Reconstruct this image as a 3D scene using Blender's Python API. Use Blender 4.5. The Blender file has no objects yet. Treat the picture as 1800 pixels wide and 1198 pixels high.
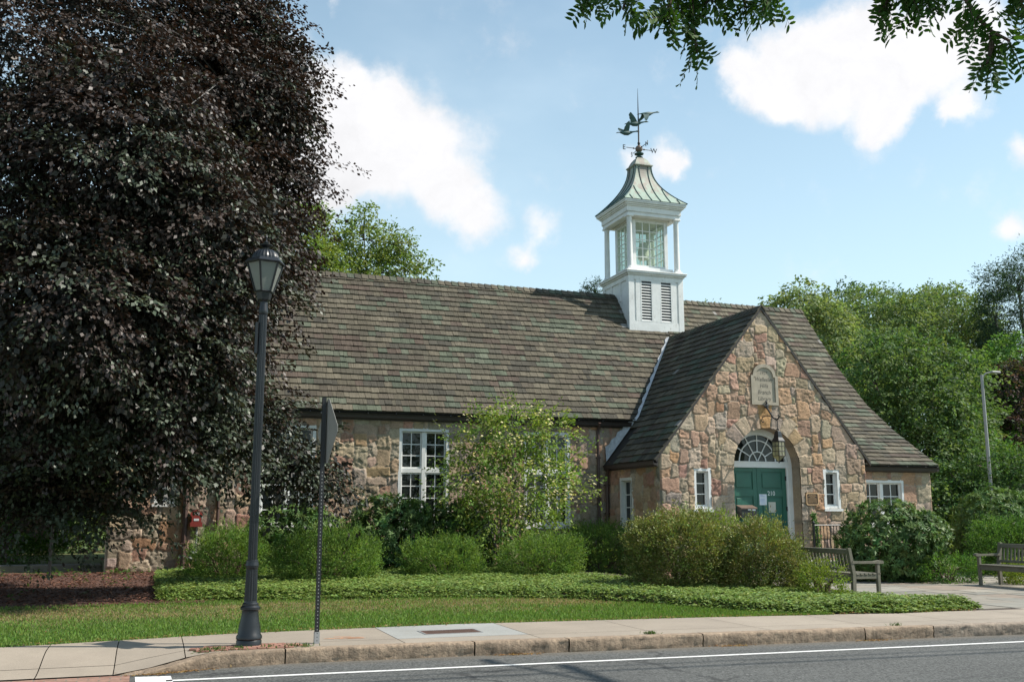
import bpy, bmesh, math, random
import numpy as np
from mathutils import Vector, Matrix
random.seed(7)
RNG = np.random.default_rng(11)
R = math.radians
S = bpy.context.scene
COL = S.collection

# ------------------------------------------------------------------ camera, sky, sun, exposure
cd = bpy.data.cameras.new('camera'); cam = bpy.data.objects.new('camera', cd); COL.objects.link(cam)
cd.sensor_width = 36; cd.lens = 35; cd.clip_end = 2000; cd.clip_start = .05
cam.location = (0, 0, 1.6); cam.rotation_euler = (R(90 + 9.9), 0, R(-19.6)); S.camera = cam
S.view_settings.view_transform = 'Standard'; S.view_settings.look = 'None'
S.view_settings.gamma = 1; S.view_settings.exposure = 0.58
SUN = Vector((.88, -.30, 1.0)).normalized()
sd = bpy.data.lights.new('sun', 'SUN'); sun = bpy.data.objects.new('sun', sd); COL.objects.link(sun)
sd.energy = 4.6; sd.angle = R(.5); sd.color = (1, .945, .85)
sun.rotation_euler = SUN.to_track_quat('Z', 'Y').to_euler(); sun.location = (20, -10, 30)
S.cycles.max_bounces = 6; S.cycles.diffuse_bounces = 3; S.cycles.glossy_bounces = 3
S.cycles.transparent_max_bounces = 12; S.cycles.transmission_bounces = 4

F_, P_, W_ = 1750.0, R(9.9), R(19.6)
def ray(x, y):                      # a photograph pixel as a direction from the eye point
    u, v = x - 900, 599 - y
    up = v * math.cos(P_) + F_ * math.sin(P_); fw = F_ * math.cos(P_) - v * math.sin(P_)
    s, c = math.sin(W_), math.cos(W_)
    return Vector((s * fw + c * u, c * fw - s * u, up))
def at(x, y, Y):                    # the point of that direction standing at depth Y
    d = ray(x, y); return Vector((0, 0, 1.6)) + d * (Y / d.y)
def wp(fw, r, z):
    s, c = math.sin(W_), math.cos(W_); return Vector((s * fw + c * r, c * fw - s * r, z))

class NT:
    def __init__(s, tree): s.t = tree; s.n = tree.nodes; s.l = tree.links
    def new(s, typ, **kw):
        n = s.n.new(typ)
        for k, v in kw.items():
            if k in n.bl_rna.properties: setattr(n, k, v)
        return n
    def link(s, a, b): s.l.new(a, b)
    def put(s, sock, v):
        if hasattr(v, 'links') or isinstance(v, bpy.types.NodeSocket): s.l.new(v, sock)
        else:
            if isinstance(v, (tuple, list)) and len(v) == 3 and sock.type == 'RGBA': v = (*v, 1)
            sock.default_value = v
    def math(s, op, a, b=0.0, c=None, clamp=False):
        n = s.n.new('ShaderNodeMath'); n.operation = op; n.use_clamp = clamp
        s.put(n.inputs[0], a); s.put(n.inputs[1], b)
        if c is not None: s.put(n.inputs[2], c)
        return n.outputs[0]
    def vmath(s, op, a, b=None):
        n = s.n.new('ShaderNodeVectorMath'); n.operation = op
        s.put(n.inputs[0], a)
        if b is not None: s.put(n.inputs[1], b)
        return n.outputs['Value'] if op in ('DISTANCE', 'LENGTH', 'DOT_PRODUCT') else n.outputs[0]
    def noise(s, vec, scale, detail=4, rough=.55, out=0):
        n = s.n.new('ShaderNodeTexNoise'); s.l.new(vec, n.inputs['Vector'])
        n.inputs['Scale'].default_value = scale; n.inputs['Detail'].default_value = detail
        n.inputs['Roughness'].default_value = rough
        return n.outputs[out]
    def ramp(s, v, lo, hi, a=0.0, b=1.0, smooth=False):
        n = s.n.new('ShaderNodeMapRange'); n.interpolation_type = 'SMOOTHSTEP' if smooth else 'LINEAR'
        s.put(n.inputs[0], v); n.inputs[1].default_value = lo; n.inputs[2].default_value = hi
        n.inputs[3].default_value = a; n.inputs[4].default_value = b
        return n.outputs[0]
    def mix(s, f, a, b, blend='MIX'):
        n = s.n.new('ShaderNodeMix'); n.data_type = 'RGBA'; n.blend_type = blend
        s.put(n.inputs[0], f); s.put(n.inputs[6], a); s.put(n.inputs[7], b)
        return n.outputs[2]
    def scale(s, vec, xyz):
        n = s.n.new('ShaderNodeMapping'); s.l.new(vec, n.inputs[0]); n.inputs['Scale'].default_value = xyz
        return n.outputs[0]
    def bump(s, h, strength, dist):
        n = s.n.new('ShaderNodeBump'); n.inputs['Strength'].default_value = strength
        n.inputs['Distance'].default_value = dist; s.l.new(h, n.inputs['Height']); return n.outputs[0]

# sky: physical daylight with cumulus clouds at fixed directions
wd = bpy.data.worlds.new('World'); S.world = wd; wd.use_nodes = True
T = NT(wd.node_tree); T.n.clear()
wo = T.new('ShaderNodeOutputWorld'); bg = T.new('ShaderNodeBackground'); T.link(bg.outputs[0], wo.inputs[0])
sky = T.new('ShaderNodeTexSky', sky_type='NISHITA', sun_disc=False)
sky.sun_elevation = math.asin(SUN.z); sky.sun_rotation = math.atan2(SUN.x, SUN.y)
sky.air_density = 1.0; sky.dust_density = .5; sky.ozone_density = 1.2; sky.altitude = 60
tc = T.new('ShaderNodeTexCoord'); dirv = tc.outputs['Generated']
CLOUDS = [  # pixel centre, radius
    (570, 215, 120), (660, 210, 105), (745, 280, 90), (520, 290, 110), (620, 300, 90), (850, 385, 44), (800, 345, 52), (690, 150, 45), (590, 135, 50), (460, 190, 110),
    (962, 392, 34), (930, 440, 26),
    (1370, 125, 75), (1460, 120, 95), (1560, 110, 105), (1660, 85, 90), (1310, 150, 38), (1480, 60, 70), (1720, 40, 60), (1400, 170, 60),
    (1535, 225, 48), (1560, 205, 40), (1690, 195, 45), (1672, 205, 30), (1810, 255, 36),
    (1165, 290, 38), (1110, 280, 28), (1195, 297, 22), (1780, 392, 26), (590, 5, 22)]
nv = T.noise(dirv, 7.0, 8, .62, 1)
d1 = T.vmath('SUBTRACT', nv, (.5, .5, .5)); n_ = T.new('ShaderNodeVectorMath', operation='SCALE'); T.link(d1, n_.inputs[0]); n_.inputs['Scale'].default_value = .085
wv = T.vmath('ADD', dirv, n_.outputs[0])
def cloud_field(vec):
    acc = None
    for (x, y, r) in CLOUDS:
        d = ray(x, y); ang = r / d.length * 1.38; d = d.normalized()
        k = T.math('MAXIMUM', T.ramp(T.vmath('DISTANCE', vec, tuple(d)), 0, ang, 1, 0), 0.0)
        acc = k if acc is None else T.math('ADD', acc, k)
    return acc
fn = T.noise(dirv, 16, 10, .64)
fld = T.math('ADD', cloud_field(wv), T.math('MULTIPLY', T.math('SUBTRACT', fn, .5), 1.5))
mask = T.ramp(fld, .06, 1.0, 0, 1, True)
above = cloud_field(T.vmath('ADD', wv, (.035, -.01, .045)))      # how much cloud lies between here and the sun
shade = T.math('ADD', T.ramp(above, .5, 2.4, 1.0, .84, True), T.ramp(T.noise(wv, 20, 8, .65), .3, .7, -.07, .05))
cl = T.new('ShaderNodeVectorMath', operation='SCALE'); cl.inputs[0].default_value = (6.2, 6.15, 6.25); T.link(shade, cl.inputs['Scale'])
veil = T.ramp(T.noise(T.scale(dirv, (1, 1, 2.2)), 2.4, 5, .55), .46, .78, 0, .22, True)
skyc = T.mix(1.0, sky.outputs[0], (1.02, 1.16, 1.05, 1), 'MULTIPLY')
skyc = T.mix(veil, skyc, (6.6, 7.4, 8.0, 1))
sx = T.new('ShaderNodeSeparateXYZ'); T.link(dirv, sx.inputs[0])
skyc = T.mix(T.ramp(sx.outputs[2], -.05, .60, .78, .06), skyc, (5.6, 6.9, 7.4, 1))
T.link(T.mix(T.math('MULTIPLY', mask, .97), skyc, cl.outputs[0]), bg.inputs[0]); bg.inputs[1].default_value = .11

# ------------------------------------------------------------------ materials
def new_mat(name):
    m = bpy.data.materials.new(name); m.use_nodes = True; t = NT(m.node_tree); t.n.clear()
    out = t.new('ShaderNodeOutputMaterial'); b = t.new('ShaderNodeBsdfPrincipled'); t.link(b.outputs[0], out.inputs[0])
    t.co = t.new('ShaderNodeTexCoord').outputs['Object']; t.b = b; t.out = out
    geo = t.new('ShaderNodeNewGeometry'); t.pos = geo.outputs['Position']
    return m, t
def attr(t): return t.new('ShaderNodeAttribute', attribute_name='Col').outputs['Color']
def plain(name, c, rough=.6, var=.12, vs=6, metal=0, bumpd=0, bs=40, spec=.5, dirt=0, dirtc=(.12, .1, .08)):
    m, t = new_mat(name)
    v = t.ramp(t.noise(t.pos, vs, 5), .3, .7, 1 - var, 1 + var)
    c4 = t.mix(1.0, (*c, 1), t.mix(0.0, (1, 1, 1, 1), (1, 1, 1, 1)), 'MULTIPLY')
    n = t.new('ShaderNodeVectorMath', operation='SCALE'); n.inputs[0].default_value = c; t.link(v, n.inputs['Scale'])
    col = n.outputs[0]
    if dirt:
        dm = t.ramp(t.noise(t.scale(t.pos, (1, 1, .45)), 11, 9, .78), .56, .68, 0, dirt, True)
        col = t.mix(dm, col, (*dirtc, 1))
    t.link(col, t.b.inputs['Base Color'])
    t.b.inputs['Roughness'].default_value = rough; t.b.inputs['Metallic'].default_value = metal
    t.b.inputs['Specular IOR Level'].default_value = spec
    if bumpd: t.link(t.bump(t.noise(t.pos, bs, 6, .65), .8, bumpd), t.b.inputs['Normal'])
    return m
def leaf_mat(name, rough=.45, trans=.3, spec=.4, tint=(1.25, 1.3, .6)):
    m, t = new_mat(name)
    a = attr(t); t.link(a, t.b.inputs['Base Color']); t.b.inputs['Roughness'].default_value = rough
    t.b.inputs['Specular IOR Level'].default_value = spec
    tr = t.new('ShaderNodeBsdfTranslucent'); t.link(t.mix(1.0, a, (*tint, 1), 'MULTIPLY'), tr.inputs[0])
    mx = t.new('ShaderNodeMixShader'); mx.inputs[0].default_value = trans
    t.link(t.b.outputs[0], mx.inputs[1]); t.link(tr.outputs[0], mx.inputs[2]); t.link(mx.outputs[0], t.out.inputs[0])
    return m
M = {}
def stone_mat():
    m, t = new_mat('rubble stone'); a = attr(t)
    n1 = t.ramp(t.noise(t.pos, 5, 7, .65), .25, .75, .82, 1.18); n2 = t.ramp(t.noise(t.pos, 30, 7, .75), .3, .7, .72, 1.26)
    s = t.new('ShaderNodeVectorMath', operation='SCALE'); t.link(a, s.inputs[0]); t.link(t.math('MULTIPLY', n1, n2), s.inputs['Scale'])
    rust = t.ramp(t.noise(t.pos, 2.6, 6, .6), .56, .74, 0, .22, True)
    c = t.mix(rust, s.outputs[0], (.30, .17, .085, 1))
    lich = t.ramp(t.noise(t.pos, 12, 7, .7), .60, .75, 0, .2, True)
    c = t.mix(lich, c, (.30, .30, .25, 1))
    t.link(c, t.b.inputs['Base Color']); t.b.inputs['Roughness'].default_value = .9; t.b.inputs['Specular IOR Level'].default_value = .25
    h = t.math('ADD', t.noise(t.pos, 14, 8, .7), t.math('MULTIPLY', t.noise(t.pos, 60, 5, .7), .35))
    t.link(t.bump(h, .8, .022), t.b.inputs['Normal']); return m
M['stone'] = stone_mat()
def shake_mat(name, sc):
    m, t = new_mat(name); a = attr(t)
    st = t.ramp(t.noise(t.scale(t.pos, sc), 1.0, 4, .6), .25, .75, .62, 1.35)
    bl = t.ramp(t.noise(t.pos, 1.3, 5, .6), .3, .7, .85, 1.15)
    s = t.new('ShaderNodeVectorMath', operation='SCALE'); t.link(a, s.inputs[0]); t.link(t.math('MULTIPLY', st, bl), s.inputs['Scale'])
    t.link(s.outputs[0], t.b.inputs['Base Color']); t.b.inputs['Roughness'].default_value = .85; t.b.inputs['Specular IOR Level'].default_value = .25
    t.link(t.bump(t.noise(t.scale(t.pos, sc), 1.0, 5, .6), .5, .01), t.b.inputs['Normal']); return m
M['shake'] = shake_mat('weathered shakes', (55, 2.5, 2.5)); M['shake_side'] = shake_mat('weathered shakes of the porch', (2.5, 55, 2.5))
M['white'] = plain('white paint', (.72, .72, .70), .5, .05, 5, dirt=.18, dirtc=(.38, .36, .32))
M['white_old'] = plain('peeling white paint', (.73, .73, .71), .6, .08, 4, dirt=.6, dirtc=(.33, .30, .26), bumpd=.004, bs=30)
M['brown'] = plain('brown painted metal', (.035, .026, .022), .45, .15)
M['brownpipe'] = plain('brown pipe', (.085, .05, .04), .5, .15)
M['iron'] = plain('black iron', (.018, .019, .02), .45, .2)
M['lamp'] = plain('lamp paint', (.010, .012, .0145), .38, .12, 8)
def perforated(name, c, hole, z1):
    m, t = new_mat(name); q = t.new('ShaderNodeSeparateXYZ'); t.link(t.pos, q.inputs[0])
    dx = t.math('ABSOLUTE', t.math('SUBTRACT', q.outputs[0], 1.86)); dy = t.math('ABSOLUTE', t.math('SUBTRACT', q.outputs[1], 11.91)); lat = t.math('MINIMUM', dx, dy)
    fz = t.math('MULTIPLY', t.math('SUBTRACT', t.math('FRACT', t.math('DIVIDE', q.outputs[2], .0407)), .5), .0407)
    r2 = t.math('ADD', t.math('MULTIPLY', lat, lat), t.math('MULTIPLY', fz, fz)); k = t.math('MULTIPLY', t.math('LESS_THAN', r2, .0062 ** 2), t.math('LESS_THAN', q.outputs[2], z1))
    t.link(t.mix(k, (*c, 1), (*hole, 1)), t.b.inputs['Base Color']); t.b.inputs['Roughness'].default_value = .5; return m
M['post'] = perforated('dark perforated post', (.012, .012, .013), (.30, .30, .29), 2.1); M['sleeve'] = perforated('galvanised perforated sleeve', (.30, .30, .30), (.02, .02, .02), 2)
M['signback'] = plain('sign back', (.27, .26, .235), .55, .08, 3)
M['yellow'] = plain('yellow sign face', (.65, .42, .03), .4, .05)
M['galv'] = plain('galvanised steel', (.33, .33, .33), .5, .15, 20, metal=.4)
M['green'] = plain('green door paint', (.026, .120, .084), .42, .10, 3)
M['lead'] = plain('lead flashing', (.42, .43, .45), .55, .2, 14, dirt=.35, dirtc=(.2, .2, .2), bumpd=.01, bs=12)
M['verd'] = plain('dark verdigris', (.035, .085, .08), .6, .3, 12)
M['copper_ball'] = plain('brown copper', (.16, .11, .085), .5, .25, 12)
M['tablet'] = plain('carved limestone', (.36, .315, .245), .85, .13, 9, dirt=.35, dirtc=(.2, .19, .16), bumpd=.004, bs=60)
M['carving'] = plain('carved letters', (.125, .113, .092), .9, .1)
M['bronze'] = plain('bronze rim', (.62, .40, .22), .4, .12, metal=.3)
M['bronze_dark'] = plain('plaque field', (.055, .03, .018), .5, .1)
M['paper'] = plain('paper', (.66, .70, .76), .7, .03); M['paper_old'] = plain('cream paper', (.50, .50, .43), .7, .04)
M['ink'] = plain('blue ink', (.35, .45, .68), .7, .05)
M['red'] = plain('red enamel', (.26, .04, .032), .4, .15, 9); M['digits'] = plain('white digits', (.7, .72, .72), .4, .03)
M['conduit'] = plain('grey conduit', (.33, .33, .33), .45, .1)
M['soil'] = plain('soil', (.06, .042, .03), .95, .35, 7, bumpd=.05, bs=14)
M['under'] = plain('roof deck', (.03, .026, .022), .9, .2)
M['bark'] = plain('bark', (.10, .08, .065), .9, .3, 9, bumpd=.03, bs=18)
M['bark_grey'] = plain('grey smooth bark', (.13, .125, .115), .8, .25, 5, bumpd=.01, bs=12)
M['twig'] = plain('twig', (.085, .05, .032), .8, .25, 9)
M['wall_core'] = plain('mortar core', (.30, .26, .20), .95, .15)
M['soffit'] = plain('cream paint', (.62, .60, .53), .6, .05)
M['steps'] = plain('granite steps', (.36, .35, .32), .8, .15, 12, bumpd=.004, bs=60)
M['grate'] = plain('rusty iron cover', (.13, .075, .055), .7, .25, 30, bumpd=.006, bs=90)
M['slatwood'] = plain('light grey metal', (.30, .30, .30), .5, .1)
M['leaf'] = leaf_mat('leaf', .6, .38, .18); M['beech'] = leaf_mat('copper beech leaf', .48, .10, .38, (1.5, .9, .5)); M['gloss'] = leaf_mat('glossy leaf', .5, .25, .22)
M['soil_chip'] = leaf_mat('bark chip', .9, .05, .1); M['blade'] = leaf_mat('grass blade', .6, .35, .2)
M['locust'] = leaf_mat('locust leaf', .6, .3, .12, (1.2, 1.4, .4))
def teak():
    m, t = new_mat('weathered teak')
    g = t.ramp(t.noise(t.scale(t.pos, (30, 5, 5)), 1, 5, .6), .3, .7, .8, 1.15)
    gr = t.ramp(t.noise(t.pos, 3, 5), .4, .65, 0, .6, True)
    c = t.mix(gr, (.155, .14, .105, 1), (.12, .125, .082, 1))
    s = t.new('ShaderNodeVectorMath', operation='SCALE'); t.link(c, s.inputs[0]); t.link(g, s.inputs['Scale'])
    t.link(s.outputs[0], t.b.inputs['Base Color']); t.b.inputs['Roughness'].default_value = .75; return m
M['teak'] = teak()
def copper():
    m, t = new_mat('patinated copper')
    k = t.ramp(t.noise(t.scale(t.pos, (6, 6, 1.3)), 1, 6, .6), .36, .62, 0, 1, True)
    z = t.new('ShaderNodeSeparateXYZ'); t.link(t.pos, z.inputs[0])
    lo = t.ramp(z.outputs[2], 10.95, 11.6, .5, -.3)
    k = t.math('ADD', k, lo, clamp=True)
    c = t.mix(k, (.23, .205, .175, 1), (.27, .345, .285, 1))
    t.link(c, t.b.inputs['Base Color']); t.b.inputs['Roughness'].default_value = .6; t.b.inputs['Metallic'].default_value = .1; return m
M['copper'] = copper()
def glass_dark():
    m, t = new_mat('window glass'); v = t.noise(t.pos, 1.3, 3)
    t.link(t.mix(t.ramp(v, .4, .7, 0, 1), (.004, .006, .006, 1), (.016, .020, .018, 1)), t.b.inputs['Base Color'])
    t.b.inputs['Roughness'].default_value = .04; t.b.inputs['Specular IOR Level'].default_value = .4
    t.link(t.bump(t.noise(t.pos, 3, 2), .12, .02), t.b.inputs['Normal']); return m
M['pane'] = glass_dark()
def glass_clear(name, c, a):
    m, t = new_mat(name); tr = t.new('ShaderNodeBsdfTransparent'); tr.inputs[0].default_value = (*c, 1)
    t.b.inputs['Base Color'].default_value = (*[x * .5 for x in c], 1); t.b.inputs['Roughness'].default_value = .08
    mx = t.new('ShaderNodeMixShader'); mx.inputs[0].default_value = a
    t.link(tr.outputs[0], mx.inputs[1]); t.link(t.b.outputs[0], mx.inputs[2]); t.link(mx.outputs[0], t.out.inputs[0]); return m
M['clear'] = glass_clear('old clear glass', (.80, .88, .80), .16)
M['amber'] = glass_clear('seeded lantern glass', (.80, .78, .55), .45)
def frosted():
    m, t = new_mat('frosted lamp pane'); tr = t.new('ShaderNodeBsdfTranslucent'); tr.inputs[0].default_value = (.42, .46, .42, 1)
    k = t.ramp(t.noise(t.pos, 9, 6, .7), .35, .7, 0, 1)
    t.link(t.mix(k, (.30, .33, .30, 1), (.38, .385, .36, 1)), t.b.inputs['Base Color']); t.b.inputs['Roughness'].default_value = .3
    mx = t.new('ShaderNodeMixShader'); mx.inputs[0].default_value = .5
    t.link(t.b.outputs[0], mx.inputs[1]); t.link(tr.outputs[0], mx.inputs[2]); t.link(mx.outputs[0], t.out.inputs[0]); return m
M['frosted'] = frosted()
def asphalt():
    m, t = new_mat('asphalt')
    v = t.new('ShaderNodeTexVoronoi'); v.inputs['Scale'].default_value = 55; t.link(t.pos, v.inputs['Vector'])
    sp = t.ramp(v.outputs['Color'], .1, 1, .45, 1.9)
    bl = t.ramp(t.noise(t.scale(t.pos, (.25, 1.1, 1)), 1.6, 6, .6), .3, .7, .82, 1.16)
    n = t.new('ShaderNodeVectorMath', operation='SCALE'); n.inputs[0].default_value = (.074, .075, .071); md = t.ramp(t.noise(t.pos, 34, 5, .75), .3, .7, .75, 1.3); t.link(t.math('MULTIPLY', t.math('MULTIPLY', sp, bl), md), n.inputs['Scale'])
    wob = t.noise(t.pos, 1.7, 4, .6, 1); wv_ = t.new('ShaderNodeVectorMath', operation='MULTIPLY_ADD'); t.link(wob, wv_.inputs[0]); wv_.inputs[1].default_value = (.9, .9, 0); t.link(t.pos, wv_.inputs[2])
    ck = t.new('ShaderNodeTexVoronoi', feature='DISTANCE_TO_EDGE'); ck.inputs['Scale'].default_value = .33; t.link(wv_.outputs[0], ck.inputs['Vector'])
    crack = t.math('MULTIPLY', t.ramp(ck.outputs['Distance'], .003, .011, 1, 0), t.ramp(t.noise(t.pos, .35, 3), .38, .52, 0, .75, True))
    c = t.mix(crack, n.outputs[0], (.022, .022, .022, 1))
    oil = t.ramp(t.noise(t.scale(t.pos, (.5, 1.4, 1)), 1.1, 5, .6), .58, .74, 0, .35, True); c = t.mix(oil, c, (.045, .045, .045, 1))
    q = t.new('ShaderNodeSeparateXYZ'); t.link(t.pos, q.inputs[0]); edge = t.ramp(t.math('ADD', t.math('ADD', q.outputs[1], t.math('MULTIPLY', q.outputs[0], .06)), t.math('MULTIPLY', t.noise(t.pos, 4, 6, .7), .5)), 11.45, 11.95, 0, .6, True)
    c = t.mix(edge, c, (.15, .125, .095, 1))
    t.link(c, t.b.inputs['Base Color']); t.b.inputs['Roughness'].default_value = .9
    t.link(t.bump(t.noise(t.pos, 130, 3), .6, .01), t.b.inputs['Normal']); return m
M['asphalt'] = asphalt()
def paint():
    m, t = new_mat('road paint'); w = t.ramp(t.noise(t.pos, 16, 9, .8), .50, .66, 0, .75, True)
    t.link(t.mix(w, (.70, .69, .67, 1), (.16, .16, .155, 1)), t.b.inputs['Base Color']); t.b.inputs['Roughness'].default_value = .7; return m
M['paint'] = paint()
def concrete():
    m, t = new_mat('pavement concrete'); a = attr(t)
    n1 = t.ramp(t.noise(t.pos, 1.1, 7, .65), .3, .7, .86, 1.1); n2 = t.ramp(t.noise(t.pos, 90, 4, .7), .3, .7, .84, 1.13)
    s = t.new('ShaderNodeVectorMath', operation='SCALE'); t.link(a, s.inputs[0]); t.link(t.math('MULTIPLY', n1, n2), s.inputs['Scale'])
    st = t.ramp(t.noise(t.pos, 3.5, 7, .7), .55, .75, 0, .4, True)
    t.link(t.mix(st, s.outputs[0], (.25, .215, .175, 1)), t.b.inputs['Base Color']); t.b.inputs['Roughness'].default_value = .9
    t.link(t.bump(t.noise(t.pos, 110, 4), .4, .006), t.b.inputs['Normal']); return m
M['concrete'] = concrete()
def granite():
    m, t = new_mat('kerb granite'); a = attr(t)
    n1 = t.ramp(t.noise(t.pos, 7, 7, .7), .3, .7, .65, 1.3)
    v = t.ramp(t.noise(t.scale(t.pos, (26, 26, 5)), 1, 4, .6), .3, .7, .7, 1.2)
    s = t.new('ShaderNodeVectorMath', operation='SCALE'); t.link(a, s.inputs[0]); t.link(t.math('MULTIPLY', n1, v), s.inputs['Scale'])
    t.link(s.outputs[0], t.b.inputs['Base Color']); t.b.inputs['Roughness'].default_value = .9
    t.link(t.bump(t.noise(t.pos, 22, 7, .7), .8, .03), t.b.inputs['Normal']); return m
M['granite'] = granite()
def brick():
    m, t = new_mat('brick paving'); b = t.new('ShaderNodeTexBrick'); t.link(t.pos, b.inputs['Vector'])
    b.inputs['Color1'].default_value = (.24, .12, .085, 1); b.inputs['Color2'].default_value = (.30, .17, .125, 1); b.inputs['Mortar'].default_value = (.17, .14, .11, 1)
    b.inputs['Scale'].default_value = 1; b.inputs['Brick Width'].default_value = .2; b.inputs['Row Height'].default_value = .1; b.inputs['Mortar Size'].default_value = .008
    n1 = t.ramp(t.noise(t.pos, 12, 6, .7), .3, .7, .7, 1.25)
    s = t.new('ShaderNodeVectorMath', operation='SCALE'); t.link(b.outputs[0], s.inputs[0]); t.link(n1, s.inputs['Scale'])
    t.link(s.outputs[0], t.b.inputs['Base Color']); t.b.inputs['Roughness'].default_value = .9; return m
M['brick'] = brick()
def ground_mat():
    m, t = new_mat('turf'); z = t.new('ShaderNodeSeparateXYZ'); t.link(t.pos, z.inputs[0])
    dry = t.ramp(z.outputs[1], 14.2, 15.7, -.25, .55)
    dry = t.math('ADD', dry, t.ramp(t.noise(t.scale(t.pos, (.6, 1.4, 1)), 1.2, 6, .65), .3, .7, -.35, .55), clamp=True)
    c = t.mix(dry, (.065, .13, .026, 1), (.17, .135, .065, 1))
    v = t.ramp(t.noise(t.pos, 60, 4, .7), .3, .7, .6, 1.3)
    s = t.new('ShaderNodeVectorMath', operation='SCALE'); t.link(c, s.inputs[0]); t.link(v, s.inputs['Scale'])
    t.link(s.outputs[0], t.b.inputs['Base Color']); t.b.inputs['Roughness'].default_value = .95
    t.link(t.bump(t.noise(t.pos, 60, 4), .8, .03), t.b.inputs['Normal']); return m
M['turf'] = ground_mat()
def mulch():
    m, t = new_mat('bark mulch')
    v = t.new('ShaderNodeTexVoronoi'); v.inputs['Scale'].default_value = 26; t.link(t.scale(t.pos, (1, 2.2, 1)), v.inputs['Vector'])
    c = t.mix(v.outputs['Color'], (.05, .024, .017, 1), (.15, .072, .05, 1))
    t.link(c, t.b.inputs['Base Color']); t.b.inputs['Roughness'].default_value = .95
    t.link(t.bump(v.outputs['Distance'], .9, .03), t.b.inputs['Normal']); return m
M['mulch'] = mulch()
def flag():
    m, t = new_mat('flagstone'); a = attr(t)
    n1 = t.ramp(t.noise(t.pos, 3, 6, .65), .3, .7, .8, 1.15)
    s = t.new('ShaderNodeVectorMath', operation='SCALE'); t.link(a, s.inputs[0]); t.link(n1, s.inputs['Scale'])
    t.link(s.outputs[0], t.b.inputs['Base Color']); t.b.inputs['Roughness'].default_value = .85
    t.link(t.bump(t.noise(t.pos, 20, 5), .4, .008), t.b.inputs['Normal']); return m
M['flag'] = flag()

# ------------------------------------------------------------------ mesh helpers
def tag(o, label=None, cat=None, group=None, kind=None):
    if label: o['label'] = label
    if cat: o['category'] = cat
    if group: o['group'] = group
    if kind: o['kind'] = kind
    return o
def empty(name, loc, label, cat, group=None, rz=0):
    o = bpy.data.objects.new(name, None); COL.objects.link(o); o.location = loc; o.rotation_euler.z = rz
    o.empty_display_size = .2
    return tag(o, label, cat, group)
def root_loc(p):
    v = Vector((0, 0, 0))
    while p is not None: v += Vector(p.location); p = p.parent
    return v
def np_mesh(name, V, F, mat, parent=None, col=None, smooth=False, facecol=None, world=True):
    V = np.asarray(V, dtype=np.float64)
    if world and parent is not None: V = V - np.array(root_loc(parent))
    me = bpy.data.meshes.new(name)
    if isinstance(F, np.ndarray):
        n, k = F.shape; me.vertices.add(len(V)); me.vertices.foreach_set('co', V.ravel().astype(np.float32))
        me.loops.add(n * k); me.loops.foreach_set('vertex_index', F.ravel().astype(np.int32))
        me.polygons.add(n); me.polygons.foreach_set('loop_start', (np.arange(n) * k).astype(np.int32))
        me.update(calc_edges=True)
    else:
        me.from_pydata([tuple(v) for v in V], [], F)
    if col is not None:
        c = np.ones((len(V), 4), np.float32); c[:, :3] = col
        me.color_attributes.new('Col', 'FLOAT_COLOR', 'POINT').data.foreach_set('color', c.ravel())
    if smooth: me.polygons.foreach_set('use_smooth', np.ones(len(me.polygons), bool))
    me.materials.append(M[mat] if isinstance(mat, str) else mat)
    o = bpy.data.objects.new(name, me); COL.objects.link(o)
    if parent is not None: o.parent = parent
    return o
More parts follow.
